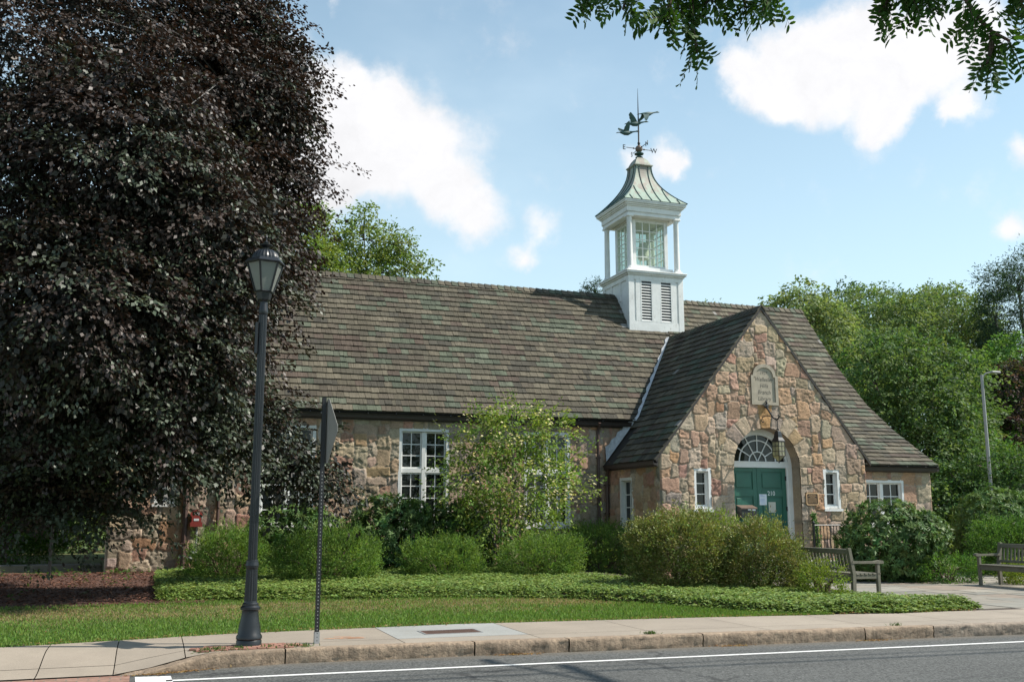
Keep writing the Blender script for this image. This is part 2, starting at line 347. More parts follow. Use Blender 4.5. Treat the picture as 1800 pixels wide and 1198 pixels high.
class MB:
    def __init__(s): s.v = []; s.f = []; s.c = []; s.cur = (1, 1, 1)
    def add(s, vs, fs):
        b = len(s.v); s.v += [tuple(v) for v in vs]; s.f += [tuple(b + i for i in f) for f in fs]; s.c += [s.cur] * len(vs); return s
    def box(s, a, b, m=None):
        x0, y0, z0 = a; x1, y1, z1 = b
        vs = [(x0, y0, z0), (x1, y0, z0), (x1, y1, z0), (x0, y1, z0), (x0, y0, z1), (x1, y0, z1), (x1, y1, z1), (x0, y1, z1)]
        if m is not None: vs = [m @ Vector(v) for v in vs]
        return s.add(vs, [(0, 3, 2, 1), (4, 5, 6, 7), (0, 1, 5, 4), (1, 2, 6, 5), (2, 3, 7, 6), (3, 0, 4, 7)])
    def bbox(s, a, b, c=.01, m=None):                     # box with chamfered edges
        x0, y0, z0 = a; x1, y1, z1 = b; c = min(c, .3 * min(x1 - x0, y1 - y0, z1 - z0))
        bm = bmesh.new(); bmesh.ops.create_cube(bm, size=1)
        for v in bm.verts: v.co = Vector((x0 + (v.co.x + .5) * (x1 - x0), y0 + (v.co.y + .5) * (y1 - y0), z0 + (v.co.z + .5) * (z1 - z0)))
        bmesh.ops.bevel(bm, geom=bm.edges[:], offset=c, segments=1, affect='EDGES')
        bm.verts.index_update(); vs = [v.co.copy() for v in bm.verts]; fs = [tuple(v.index for v in f.verts) for f in bm.faces]; bm.free()
        if m is not None: vs = [m @ v for v in vs]
        return s.add(vs, fs)
    def tube(s, pts, r, n=8, cap=True):
        pts = [Vector(p) for p in pts]; k = len(pts); rs = r if isinstance(r, (list, tuple)) else [r] * k
        vs = []; up = Vector((0, 0, 1)); last = None
        for i, p in enumerate(pts):
            d = (pts[min(i + 1, k - 1)] - pts[max(i - 1, 0)]); d = d.normalized() if d.length > 1e-9 else up
            a = d.cross(up if abs(d.z) < .95 else Vector((1, 0, 0))).normalized()
            if last is not None and a.dot(last) < 0: a = -a
            last = a; b = d.cross(a)
            for j in range(n):
                t = 2 * math.pi * j / n; vs.append(p + (a * math.cos(t) + b * math.sin(t)) * rs[i])
        fs = [(i * n + j, i * n + (j + 1) % n, (i + 1) * n + (j + 1) % n, (i + 1) * n + j) for i in range(k - 1) for j in range(n)]
        if cap: fs += [tuple(range(n))[::-1], tuple((k - 1) * n + j for j in range(n))]
        return s.add(vs, fs)
    def lathe(s, prof, c=(0, 0, 0), n=24, flute=0, rot=0):
        vs = []
        for (r, z) in prof:
            for j in range(n):
                t = 2 * math.pi * j / n + rot; q = r * (1 - (flute if j % 2 else 0)); vs.append((c[0] + q * math.cos(t), c[1] + q * math.sin(t), c[2] + z))
        k = len(prof)
        fs = [(i * n + j, i * n + (j + 1) % n, (i + 1) * n + (j + 1) % n, (i + 1) * n + j) for i in range(k - 1) for j in range(n)]
        fs += [tuple(range(n))[::-1], tuple((k - 1) * n + j for j in range(n))]
        return s.add(vs, fs)
    def prism(s, poly, o, u, w, depth):                   # polygon in plane (u, w) at o, thick along u x w
        o, u, w = Vector(o), Vector(u), Vector(w); n = u.cross(w).normalized(); k = len(poly)
        vs = [o + u * p[0] + w * p[1] for p in poly] + [o + u * p[0] + w * p[1] + n * depth for p in poly]
        fs = [tuple(range(k))[::-1], tuple(range(k, 2 * k))] + [(i, (i + 1) % k, k + (i + 1) % k, k + i) for i in range(k)]
        return s.add(vs, fs)
    def quad(s, a, b, c, d): return s.add([a, b, c, d], [(0, 1, 2, 3)])
    def build(s, name, mat, parent=None, smooth=False, world=True, usecol=False):
        o = np_mesh(name, s.v, s.f, mat, parent, col=np.array(s.c) if usecol else None, world=world)
        if smooth:
            for p in o.data.polygons: p.use_smooth = True
            o.data.set_sharp_from_angle(angle=R(35))
        return o
def text_mesh(name, body, size, loc, rot, mat, parent, extrude=.004, shear=0, align='CENTER', xs=1.0):
    cu = bpy.data.curves.new(name, 'FONT'); cu.body = body; cu.size = size; cu.extrude = extrude; cu.shear = shear; cu.align_x = align; cu.resolution_u = 3
    t = bpy.data.objects.new(name, cu); COL.objects.link(t)
    bpy.context.view_layer.update()
    me = bpy.data.meshes.new_from_object(t.evaluated_get(bpy.context.evaluated_depsgraph_get()))
    bpy.data.objects.remove(t); bpy.data.curves.remove(cu)
    me.transform(Matrix.Translation(Vector(loc) - root_loc(parent)) @ Matrix.Rotation(rot[2], 4, 'Z') @ Matrix.Rotation(rot[0], 4, 'X') @ Matrix.Diagonal((xs, 1, 1, 1)))
    me.materials.clear(); me.materials.append(M[mat]); o = bpy.data.objects.new(name, me); COL.objects.link(o); o.parent = parent
    return o
def fbm(P, scale, oct=4, seed=0):                         # smooth value noise on (N,k) points, about -1..1
    P = np.asarray(P, float) * scale; k = P.shape[1]; out = np.zeros(len(P)); amp = 1.0; tot = 0
    for o in range(oct):
        I = np.floor(P).astype(np.int64); f = P - I; f = f * f * (3 - 2 * f); acc_ = np.zeros(len(P))
        for c in range(2 ** k):
            h = np.full(len(P), seed * 7919 + o * 104729, np.int64); w = np.ones(len(P))
            for d in range(k):
                b = (c >> d) & 1; h = h * 1103515245 + (I[:, d] + b) * (73856093, 19349663, 83492791)[d]; w = w * (f[:, d] if b else 1 - f[:, d])
            h = (h ^ (h >> 13)) * 1274126177; h = (h ^ (h >> 16)) & 0xFFFF
            acc_ += w * (h / 32767.5 - 1)
        out += amp * acc_; tot += amp; amp *= .5; P = P * 2.03
    return out / tot

# ------------------------------------------------------------------ ground, road, pavement
def lerp(x, xs, ys): return float(np.interp(x, xs, ys))
KX, KY = [-20, -.3, .1, .55, 1.5, 3.6, 6.5, 9.8, 11.3, 60], [11.2, 11.2, 11.22, 11.36, 11.5, 11.40, 11.22, 11.0, 10.9, 7.9]
BX, BY = [-20, -1.5, 1, 4, 7.25, 9.9, 12.4, 60], [12.2, 12.74, 13.23, 13.36, 13.06, 12.72, 12.5, 9.5]
def kerb_y(x): return lerp(x, KX, KY)
def back_y(x): return lerp(x, BX, BY)
def sm(t): t = np.clip(t, 0, 1); return t * t * (3 - 2 * t)
def zg(x, y):                                              # garden level
    return .135 + max(0, y - 13.2) * .0205 * float(1 - sm((x - 9.2) / 2.6))
def sheet(name, outline_f, nx, ny, mat, zf, kind='structure', col=None):
    V = [];
    for i in range(nx + 1):
        for j in range(ny + 1):
            x, y = outline_f(i / nx, j / ny); V.append((x, y, zf(x, y)))
    F = np.array([(i * (ny + 1) + j, (i + 1) * (ny + 1) + j, (i + 1) * (ny + 1) + j + 1, i * (ny + 1) + j + 1) for i in range(nx) for j in range(ny)])
    return tag(np_mesh(name, V, F, mat, col=col, smooth=True), kind=kind)
tag(np_mesh('ground', [(-600, -300, -.06), (600, -300, -.06), (600, 900, -.06), (-600, 900, -.06)], [(0, 1, 2, 3)], 'turf'), kind='structure')
sheet('road', lambda a, b: (-60 + 130 * a, -9 + b * (kerb_y(-60 + 130 * a) + 9.05)), 130, 1, 'asphalt', lambda x, y: 0.0)
def lawn_z(x, y): return zg(x, y) - .004
sheet('lawn', lambda a, b: (-40 + 85 * a, (back_y(-40 + 85 * a) - .02) + b * (60 - back_y(-40 + 85 * a))), 120, 60, 'turf', lawn_z)
# pavement slabs with open joints over a dark bed
def walk_z(x, y): return .15 - .135 * float(sm((.75 - x) / .95) * sm((12.4 - y) / 1.15))
sheet('pavement_bed', lambda a, b: (-20 + 70 * a, kerb_y(-20 + 70 * a) + .02 + b * (back_y(-20 + 70 * a) - kerb_y(-20 + 70 * a) + .1)), 140, 8, 'soil', lambda x, y: walk_z(x, y) - .045)
V, Fq, C = [], [], []
xs = [-20]
joints = [-16, -12, -8.2, -4.2, -1.0, -.28, .42, 2.83, 4.47, 6.02, 7.55, 9.1, 10.6, 12.2, 13.8, 15.4, 17, 18.6, 20.2, 23, 26, 30, 35, 40, 45, 50]
rr = random.Random(3)
for a, b in zip(joints[:-1], joints[1:]):
    new = abs(a - 2.83) < .01; kq = rr.uniform(.94, 1.05)
    g = .005
    base = (.30, .30, .282) if new else tuple(k * kq for k in (.30, .252, .20))
    for row in (0, 1):
        nX = max(2, int((b - a) / .25)); nY = 7
        off = len(V)
        for i in range(nX + 1):
            x = a + g + (b - a - 2 * g) * i / nX; y0, y1 = kerb_y(x) + (.16 if x > -.275 else .012), back_y(x)
            mid = y0 + .42
            lo, hi = ((y0, mid - .006) if row == 0 else (mid + .006, y1))
            if new and row == 0: pass
            for j in range(nY + 1):
                y = lo + (hi - lo) * j / nY; z = walk_z(x, y)
                V.append((x, y, z)); C.append(base if not (new and row == 0) else (.295, .25, .20))
        for i in range(nX):
            for j in range(nY): Fq.append((off + i * (nY + 1) + j, off + (i + 1) * (nY + 1) + j, off + (i + 1) * (nY + 1) + j + 1, off + i * (nY + 1) + j + 1))
pv = tag(np_mesh('pavement', V, np.array(Fq), 'concrete', col=np.array(C)), kind='structure')
# granite kerb, one sheet of rough stones
V, Fq, C = [], [], []
kj = [-.28, 1.46, 3.6, 4.75, 6.5, 8.8, 9.85, 12, 14, 16, 18, 20, 22.5, 25, 28, 31, 34, 38, 42]
prof = [(0, 0), (-.004, .04), (-.008, .08), (-.006, .12), (-.002, .148), (.012, .153), (.08, .153), (.158, .152)]
for a, b in zip(kj[:-1], kj[1:]):
    n = max(4, int((b - a) / .05)); off = len(V); kq = rr.uniform(.88, 1.1); base = [k * kq for k in (.30, .222, .155)]
    if a > 9.7: kq = rr.uniform(.92, 1.08); base = [k * kq for k in (.30, .24, .185)]
    for i in range(n + 1):
        x = a + .008 + (b - a - .016) * i / n; hf = float(sm((x + .28) / 1.1)); y = kerb_y(x)
        for j, (dy, dz) in enumerate(prof):
            nz = float(fbm(np.array([[x, dz * 2.0]]), 13, 4, 5)[0]); k = .024 if 0 < j < 5 else .004
            V.append((x, y + dy + nz * k, -.02 + (dz + .02) * hf + (walk_z(x, y + .16) + .004 - (-.02 + .172 * hf)) * (1 if j >= 6 else 0) * .9 * (1 - hf) + nz * .004 * (j > 3))); C.append(base)
    m_ = len(prof)
    for i in range(n):
        for j in range(m_ - 1): Fq.append((off + i * m_ + j, off + (i + 1) * m_ + j, off + (i + 1) * m_ + j + 1, off + i * m_ + j + 1))
tag(np_mesh('kerb', V, np.array(Fq), 'granite', col=np.array(C)), kind='structure')
# painted markings, brick crossing and brick patch
lx, ly = [.22, 3.77, 10.63, 60], [10.72, 10.575, 10.27, 8.0]
mb = MB()
n = 80
for i in range(n):
    x0 = .22 + (45 - .22) * i / n; x1 = .22 + (45 - .22) * (i + 1) / n
    a, b = lerp(x0, lx, ly), lerp(x1, lx, ly)
    mb.quad((x0, a - .042, .004), (x1, b - .042, .004), (x1, b + .042, .004), (x0, a + .042, .004))
mb.quad((-.02, 9.2, .004), (.33, 9.2, .004), (.27, 11.02, .004), (-.07, 11.06, .004))
tag(mb.build('road_marking', 'paint'), kind='structure')
tag(np_mesh('brick_crossing', [(-20, 8.5, .004), (-.1, 8.5, .004), (-.12, 11.2, .004), (-20, 11.2, .004)], [(0, 1, 2, 3)], 'brick'), kind='structure')
# brick patch round the lamp: broken bricks laid in the pavement
mb = MB(); pr = random.Random(5)
for i in range(13):
    for j in range(4):
        cx, cy = .52 + i * .1 + (j % 2) * .05, 11.66 + j * .1 + pr.uniform(-.01, .01)
        if ((cx - 1.1) / .62) ** 2 + ((cy - 11.8) / .24) ** 2 > 1: continue
        m_ = Matrix.Translation((cx, cy, walk_z(cx, cy) + .002)) @ Matrix.Rotation(pr.uniform(-.3, .3), 4, 'Z')
        k = pr.uniform(.8, 1.2); mb.cur = (.27 * k, .135 * k, .095 * k)
        mb.bbox((-.046, -.046, -.01), (.046, .046, .010 + pr.uniform(0, .006)), .004, m_)
tag(mb.build('brick_patch', 'flag', usecol=True), kind='structure')
# orange survey mark sprayed on the pavement
mb = MB(); pr = random.Random(9)
for k in range(9):
    x, y = 2.02 + pr.uniform(-.05, .3), 12.35 + pr.uniform(-.12, .12); L = pr.uniform(.08, .3)
    mb.quad((x, y, .1545), (x + L, y - .03, .1545), (x + L, y - .012, .1545), (x, y + .02, .1545))
M['orange'] = plain('orange spray', (.62, .30, .16), .8, .2, 30)
tag(mb.build('spray_mark', 'orange'), kind='structure')
# mulch, bed soil and flagstone path
def mulch_z(x, y): return zg(x, y) + .012 + .03 * float(fbm(np.array([[x, y]]), .9, 3, 2)[0]) * min(1, (y - 16.85))
sheet('mulch_bed', lambda a, b: (-16 + 16.9 * a, 17.0 + .1 * math.sin(a * 21) + b * 7.2), 90, 40, 'mulch', lambda x, y: max(mulch_z(x, y), zg(x, y) + .004))
GX, GY = [.25, 2.2, 5.1, 6.6, 7.6, 8.55, 9.2, 10.7, 11.9, 12.5], [17.5, 17.15, 16.8, 16.2, 15.2, 13.6, 12.85, 12.62, 12.62, 12.75]
def bed_front(x): return lerp(x, GX, GY)
sheet('planting_bed', lambda a, b: (.9 + 11.2 * a, bed_front(.9 + 11.2 * a) + .05 + b * (23.9 - bed_front(.9 + 11.2 * a))), 60, 12, 'soil', lambda x, y: zg(x, y) + .006)
mb = MB(); pr = random.Random(21)
y = 12.3
while y < 20.6:
    h = pr.choice([.45, .6, .75]); x = 11.2
    while x < 19.5:
        w = pr.choice([.45, .6, .75, .9, 1.1]); g = .011; k = pr.uniform(.82, 1.15); t = pr.random()
        c = (.27, .24, .195) if t < .6 else ((.24, .225, .19) if t < .85 else (.28, .225, .175)); mb.cur = tuple(q * k for q in c)
        ok = x + w * .5 > 12.2 - (.9 if y > 13.4 else 0) and (y + h > back_y(x) + .25)
        if ok:
            j = lambda: pr.uniform(-.012, .012); zz = .142 + pr.uniform(0, .008)
            y0 = max(y + g, back_y(x) + .02)
            a_ = [(x + g + j(), y0 + j(), zz), (x + w - g + j(), y0 + j(), zz), (x + w - g + j(), y + h - g + j(), zz), (x + g + j(), y + h - g + j(), zz)]
            mb.add(a_ + [(p[0], p[1], .1) for p in a_], [(0, 1, 2, 3), (0, 4, 5, 1), (1, 5, 6, 2), (2, 6, 7, 3), (3, 7, 4, 0)])
        x += w
    y += h
tag(mb.build('path', 'flag', usecol=True), kind='structure')
tag(np_mesh('path_bed', [(11.3, 12.6, .139), (19.4, 12.0, .139), (19.4, 20.6, .139), (11.3, 20.6, .139)], [(0, 1, 2, 3)], 'soil'), kind='structure')
# ------------------------------------------------------------------ the library
LIB = empty('library_building', (9.3, 24, .2), 'low stone library with mossy shake roof, gabled entrance porch and white cupola', 'library')
PAL = np.array([(.36, .305, .22), (.345, .31, .245), (.33, .31, .265), (.38, .34, .26), (.345, .235, .18), (.37, .27, .20), (.31, .20, .155), (.34, .215, .125), (.36, .265, .165), (.175, .18, .165), (.31, .31, .235), (.30, .25, .18)])
PAL = PAL * .8 + np.array((.335, .28, .215)) * .2
PAL = np.clip(PAL * np.array((1.12, .98, .91)), 0, .6)
PW = np.array([14, 12, 13, 9, 13, 12, 9, 4, 5, 6, 9, 10.]); PW /= PW.sum()
MORT = np.array((.33, .275, .21))
def pack(W, H, cell, rng):
    nx, nz = int(W / cell) + 3, int(H / cell) + 3
    lab = -np.ones((nx, nz), int); rects = []
    for j in range(nz):
        i = 0
        while i < nx:
            if lab[i, j] >= 0: i += 1; continue
            w = int(rng.choice([2, 3, 3, 4, 5])); h = int(rng.choice([2, 2, 3, 3, 4]))
            k = 0
            while k < w and i + k < nx and lab[i + k, j] < 0: k += 1
            w = max(1, k); h = min(h, nz - j)
            if w == 1: h = min(h, 2)
            lab[i:i + w, j:j + h] = len(rects); rects.append((i, i + w, j, j + h)); i += w
    return lab, np.array(rects)
def stone_field(U, Z, W, H, seed, cell=.113, arch=None, z0=0.0, flats=()):
    rng = np.random.default_rng(seed); lab, rects = pack(W, H, cell, rng)
    P = np.stack([U, Z], 1)
    wu = U + .055 * fbm(P, 2.2, 3, seed) + .018 * fbm(P, 7, 2, seed + 3); wz = (Z - z0) + .055 * fbm(P, 2.4, 3, seed + 1) + .018 * fbm(P, 7, 2, seed + 4)
    i = np.clip((wu / cell + .5).astype(int), 0, lab.shape[0] - 1); j = np.clip((wz / cell + .5).astype(int), 0, lab.shape[1] - 1)
    a, b = wu / cell + .5, wz / cell + .5
    rc = np.stack([(rects[:, 0] + rects[:, 1]) / 2, (rects[:, 2] + rects[:, 3]) / 2], 1) + rng.uniform(-.38, .38, (len(rects), 2)); hw = np.stack([(rects[:, 1] - rects[:, 0]) / 2, (rects[:, 3] - rects[:, 2]) / 2], 1) * rng.uniform(.86, 1.14, (len(rects), 1)); rot = rng.normal(0, .13, len(rects)); pw = rng.choice([2.2, 3.0, 5.0, 6.0], len(rects))
    ids = np.zeros(len(U), int); d = np.zeros(len(U))
    for q0 in range(0, len(U), 8000):
        sl = slice(q0, q0 + 8000); dx = a[sl, None] - rc[None, :, 0]; dy = b[sl, None] - rc[None, :, 1]
        ex = np.abs(dx + dy * rot) / hw[:, 0]; ey = np.abs(dy - dx * rot) / hw[:, 1]; m_ = np.maximum(ex, ey)
        dd = m_ + .10 * np.hypot(ex, ey); dd = np.where(m_ < 6, dd, 9)
        two = np.argpartition(dd, 1, axis=1)[:, :2]; r0_ = np.take_along_axis(dd, two, 1); o_ = np.argsort(r0_, axis=1)
        ids[sl] = np.take_along_axis(two, o_, 1)[:, 0]; r1_ = np.take_along_axis(r0_, o_, 1); d[sl] = (r1_[:, 1] - r1_[:, 0]) * .5 * hw[ids[sl]].min(1) * cell
    r = rects[ids]
    ns = len(rects) + 60
    col = PAL[rng.choice(len(PAL), ns, p=PW)] * rng.uniform(.80, 1.12, (ns, 1)) * (1 + rng.normal(0, .03, (ns, 3))); hb = rng.uniform(.012, .030, ns); tl = rng.normal(0, .06, (ns, 2))
    cu = (r[:, 0] + r[:, 1]) * .5; cz = (r[:, 2] + r[:, 3]) * .5; smooth_face = rng.random(ns) < .3; ampid = rng.uniform(.5, 1.25, ns)
    if arch:
        ax, az, R_, th, nv = arch
        du_, dz_ = U - ax, Z - az; rad = np.hypot(du_, dz_); th_ = np.arctan2(dz_, du_)
        k = np.floor(th_ / math.pi * nv).astype(int); lim = R_ + th + .07 * np.sin(k * 2.7) + np.where(k == nv // 2, .16, 0)
        inr = (dz_ > -.02) & (rad < lim) & (k >= 0) & (k < nv)
        fr = th_ / math.pi * nv - k
        dv = np.minimum(np.minimum(fr, 1 - fr) * math.pi / nv * rad, lim - rad)
        ids = np.where(inr, len(rects) + np.clip(k, 0, nv), ids); d = np.where(inr, dv, d)
        col[len(rects) + nv // 2] = (.40, .235, .11); col[len(rects) + nv // 2 - 2] = (.40, .24, .12)
        for q_ in (0, 1, 3, 7, 9): col[len(rects) + q_] = PAL[3] * rng.uniform(.9, 1.05)
        # squared jamb stones below the springing
        jm = (dz_ <= -.02) & (np.abs(du_) < R_ + .36)
        rows = np.floor((Z - az) / .44).astype(int); top = (Z - az) / .44 - rows
        lim2 = R_ + .20 + .16 * ((rows + (du_ > 0)) % 2); jm &= np.abs(du_) < lim2
        dj = np.minimum(np.minimum(top, 1 - top) * .44, lim2 - np.abs(du_))
        jid = len(rects) + nv + 2 + (np.abs(rows) % 12) * 2 + (du_ > 0); ids = np.where(jm, jid, ids); d = np.where(jm, dj, d)
        for q_ in range(24): col[len(rects) + nv + 2 + q_] = PAL[rng.choice([2, 3, 1, 0])] * rng.uniform(.85, 1.05)
        sp = inr | jm
    else: sp = np.zeros(len(U), bool)
    prof_ = np.clip(sm((d + .002) / .020), 0, 1) ** .8
    Q = P + np.stack([ids * 3.71, ids * 1.93], 1); rough = fbm(Q, 5, 3, seed + 9); fine_ = fbm(Q, 19, 4, seed + 10); rid = 1 - np.abs(fbm(Q * np.array((1, 1.6)), 8, 4, seed + 12)) * 2.4; rid = np.sign(rid) * np.abs(rid) ** .7
    amp = np.where(smooth_face[ids], .35, ampid[ids]); amp = np.where(sp, .4, amp)
    h = prof_ * (hb[ids] * 1.2 + amp * (.013 * rough + .013 * rid + .010 * fine_) + tl[ids, 0] * (a - cu) * cell * .7 + tl[ids, 1] * (b - cz) * cell * .7)
    h = np.maximum(h, -.006)
    for (fa, fb, fc, fd) in flats: h = np.where((U > fa) & (U < fb) & (Z > fc) & (Z < fd), -.004, h)
    joint = np.clip((.009 - d) / .006, 0, 1)[:, None]
    mot = fbm(Q, 4, 4, seed + 31)[:, None]; c = col[ids] * (1 + .10 * rough[:, None] + .10 * rid[:, None] + .20 * mot * np.array((1, .92, .82))) * (1 - joint) + MORT * joint
    return h, c
def stone_wall(name, org, u, nrm, W, z0, z1, zmax=None, holes=(), arch=None, seed=1, step=.019, parent=None, flats=()):
    us = np.linspace(0, W, int(W / step) + 1); zs = np.linspace(z0, z1, int((z1 - z0) / step) + 1)
    for (a, b, c, d) in holes:
        us = np.concatenate([us[np.abs(us - a) > step * .4], [a]]); us = np.concatenate([us[np.abs(us - b) > step * .4], [b]])
        zs = np.concatenate([zs[np.abs(zs - c) > step * .4], [c]]); zs = np.concatenate([zs[np.abs(zs - d) > step * .4], [d]])
    us = np.unique(us); zs = np.unique(zs); nu, nz = len(us), len(zs)
    U, Z = [g.ravel() for g in np.meshgrid(us, zs, indexing='ij')]
    keepv = np.ones(len(U), bool)
    Zc = Z.copy()
    if zmax is not None: zm = zmax(U); Zc = np.minimum(Z, zm)
    if arch:
        ax, az, R_ = arch[:3]
        rad = np.hypot(U - ax, Zc - az); m_ = (Zc > az) & (np.abs(rad - R_) < step * .75)
        U = np.where(m_, ax + (U - ax) / rad * R_, U); Zc = np.where(m_, az + (Zc - az) / rad * R_, Zc)
    h, c = stone_field(U, Zc, W, z1 - z0, seed, arch=arch, z0=z0, flats=flats)
    edge = np.minimum(np.minimum(U, W - U) / .03, 1); h = h * np.clip(edge, 0, 1)
    P = np.array(org)[None] + np.outer(U, u) + np.outer(h, nrm); P[:, 2] = Zc
    I, J = np.meshgrid(np.arange(nu - 1), np.arange(nz - 1), indexing='ij'); I, J = I.ravel(), J.ravel()
    F = np.stack([I * nz + J, (I + 1) * nz + J, (I + 1) * nz + J + 1, I * nz + J + 1], 1)
    cu, cz = U[F].mean(1), Zc[F].mean(1); keep = (Zc[F].max(1) - Zc[F].min(1)) > 1e-4
    for (a, b, c_, d) in holes: keep &= ~((cu > a) & (cu < b) & (cz > c_) & (cz < d))
    if arch: keep &= ~((np.hypot(cu - ax, cz - az) < R_ - .002) & (cz >= az)) & ~((np.abs(cu - ax) < R_) & (cz < az))
    n = np.cross(u, (0, 0, 1))
    F = F[keep] if np.dot(n, nrm) > 0 else F[keep][:, ::-1]
    return np_mesh(name, P, np.ascontiguousarray(F), 'stone', parent, col=c, smooth=True)
X_, Y_, Z_ = (1, 0, 0), (0, 1, 0), (0, 0, 1)
PX0, PX1, PY, MY, RY = 11.15, 17.0, 21.0, 23.9, 21.46     # porch sides, porch front, main wall, right bay
GS = 1.257; GXC = 14.1; GZ = 6.74
AC = 14.09; AZ = 2.76; AR = .945
def gable(u): return GZ - .075 - GS * np.abs(PX0 + u - GXC)
front_holes = [(12.05 - PX0, 12.50 - PX0, 1.74, 2.69), (15.72 - PX0, 16.18 - PX0, 1.76, 2.71)]
stone_wall('porch_wall', (PX0, PY, 0), X_, (0, -1, 0), PX1 - PX0, .05, 6.66, gable, front_holes + [(AC - AR - PX0, AC + AR - PX0, .05, AZ)], (AC - PX0, AZ, AR, .40, 11), 4, parent=LIB, flats=[(14.10 - .38 - PX0, 14.10 + .38 - PX0, 4.28, 5.16), (14.10 - .30 - PX0, 14.10 + .30 - PX0, 5.1, 5.26), (15.15 - PX0, 15.51 - PX0, 1.84, 2.13)])
wins = [2.29, 5.58, 8.83]; WW = 1.26; WZ0, WZ1 = 1.33, 3.69
stone_wall('main_wall', (-.9, MY, 0), X_, (0, -1, 0), 12.15 + .9, .2, 4.12, None, [(w + .9, w + WW + .9, WZ0, WZ1) for w in wins] + [(.02 + .9, .46 + .9, 1.85, 2.75)], None, 7, .024, parent=LIB)
stone_wall('porch_side_wall', (PX0, MY, 0), (0, -1, 0), (-1, 0, 0), MY - PY, .05, 2.95, None, [(.80, 1.52, 1.05, 2.52)], None, 9, .03, parent=LIB)
stone_wall('bay_wall', (PX1, RY, 0), X_, (0, -1, 0), 2.46, .05, 2.86, None, [(.18, 1.55, 1.35, 2.49)], None, 13, .028, parent=LIB)
def gend(u):
    y = RY + u; return np.interp(y, [21.3, 22.1, 22.92, 23.93, 24.64, 25.28, 26.83, 28.38, 29.96, 32.4], [2.88, 3.40, 3.93, 4.72, 5.42, 6.12, 8.10, 6.10, 4.06, 4.0]) - .1
stone_wall('end_wall', (19.46, RY, 0), Y_, (1, 0, 0), 8.5, .05, 8.0, gend, (), None, 15, .06, parent=LIB)
def gend2(u): return np.interp(MY + u, [23.7, 25.28, 26.83, 28.38, 29.96, 30.2], [4.06, 6.10, 8.10, 6.10, 4.06, 3.9]) - .1
stone_wall('end_wall', (-.9, 30.2, 0), (0, -1, 0), (-1, 0, 0), 6.3, .2, 8.0, lambda u: gend2(6.3 - u), (), None, 16, .06, parent=LIB)
stone_wall('porch_side_wall', (PX1, PY, 0), Y_, (1, 0, 0), .6, .05, 2.9, None, (), None, 18, .03, parent=LIB)
mb = MB(); mb.box((-.85, 30.1, .1), (19.42, 30.2, 4.1)); mb.build('rear_wall', 'wall_core', LIB)
# chimney on the ridge behind the tree
stone_wall('chimney', (.45, 26.4, 0), X_, (0, -1, 0), 1.0, 7.0, 9.0, None, (), None, 31, .05, parent=LIB)
mb = MB(); mb.box((.46, 26.42, 6.5), (1.44, 27.1, 8.99)); mb.build('chimney_core', 'wall_core', LIB)
# ---- roof
prng = random.Random(77)
SH = [(.084, .075, .055), (.098, .085, .061), (.066, .060, .047), (.118, .103, .075), (.090, .076, .057)]
MOSS = [(.084, .095, .067), (.075, .086, .062), (.105, .114, .083)]
RED = [(.085, .064, .050), (.078, .060, .047)]
def shingle_roof(name, prof, x0, x1, P3, N3, mat, parent, keep=None, exposure=.205, moss=.19):
    # prof: list of (horizontal, z) from eave up; P3(a, h, z) -> point; N3(nh, nz) -> normal
    pts = [np.array(p) for p in prof]; seg = [np.linalg.norm(pts[i + 1] - pts[i]) for i in range(len(pts) - 1)]; cum = np.concatenate([[0], np.cumsum(seg)])
    def along(s):
        i = min(max(int(np.searchsorted(cum, s, 'right')) - 1, 0), len(seg) - 1); t = (pts[i + 1] - pts[i]) / seg[i]; return pts[i] + t * (s - cum[i]), t
    V, F, C = [], [], []
    s = 0.0; L = cum[-1]; ci = 0
    while s < L - .02:
        a = x0 - prng.uniform(0, .2); run = 0; tone = SH[0]
        while a < x1:
            w = prng.choice([.10, .13, .15, .18, .2, .24]); a0, a1 = max(a, x0), min(a + w, x1); a += w
            if a1 - a0 < .02: continue
            run -= 1
            if run <= 0:
                q = prng.random(); run = prng.choice([1, 1, 2, 2, 3, 4])
                tone = prng.choice(MOSS) if q < moss else (prng.choice(RED) if q < moss + .06 else prng.choice(SH)); 
                if q > .992: tone = (.20, .19, .175)
            js = s + prng.uniform(-.01, .008); (p0, t) = along(js); top = min(js + exposure * 1.25, L); (p1, t1) = along(top)
            if keep and not keep((a0 + a1) / 2, (p0[0] + p1[0]) / 2, (p0[1] + p1[1]) / 2): continue
            n = np.array((-t[1], t[0])); n = n if n[1] > 0 else -n
            th = prng.uniform(.036, .050); k = prng.uniform(.86, 1.16); g = .003
            lo, hi = p0 + n * th, p1 + n * .006; lo0 = p0 + n * .0
            b = len(V)
            V += [P3(a0 + g, *lo0), P3(a1 - g, *lo0), P3(a0 + g, *lo), P3(a1 - g, *lo), P3(a0 + g, *hi), P3(a1 - g, *hi)]
            F += [(b, b + 1, b + 3, b + 2), (b + 2, b + 3, b + 5, b + 4), (b, b + 2, b + 4), (b + 1, b + 5, b + 3)]
            C += [tuple(x * k for x in tone)] * 6
        s += exposure; ci += 1
    return np_mesh(name, V, F, mat, parent, col=np.array(C))
mainp = [(23.70, 4.06), (25.28, 6.12), (26.83, 8.13)]
farp = [(29.96, 4.06), (28.38, 6.12), (26.83, 8.13)]
bayp = [(21.26, 2.87), (22.1, 3.41), (22.92, 3.95), (23.93, 4.74), (24.64, 5.46), (25.28, 6.15), (26.83, 8.13)]
def roof_z(y, p): return float(np.interp(y, [q[0] for q in p], [q[1] for q in p]))
def porch_z(x): return GZ - GS * abs(x - GXC)
P_main = lambda a, h, z: (a, h, z)
CX, CY, CH = 13.79, 26.8, .915                          # cupola centre and half width
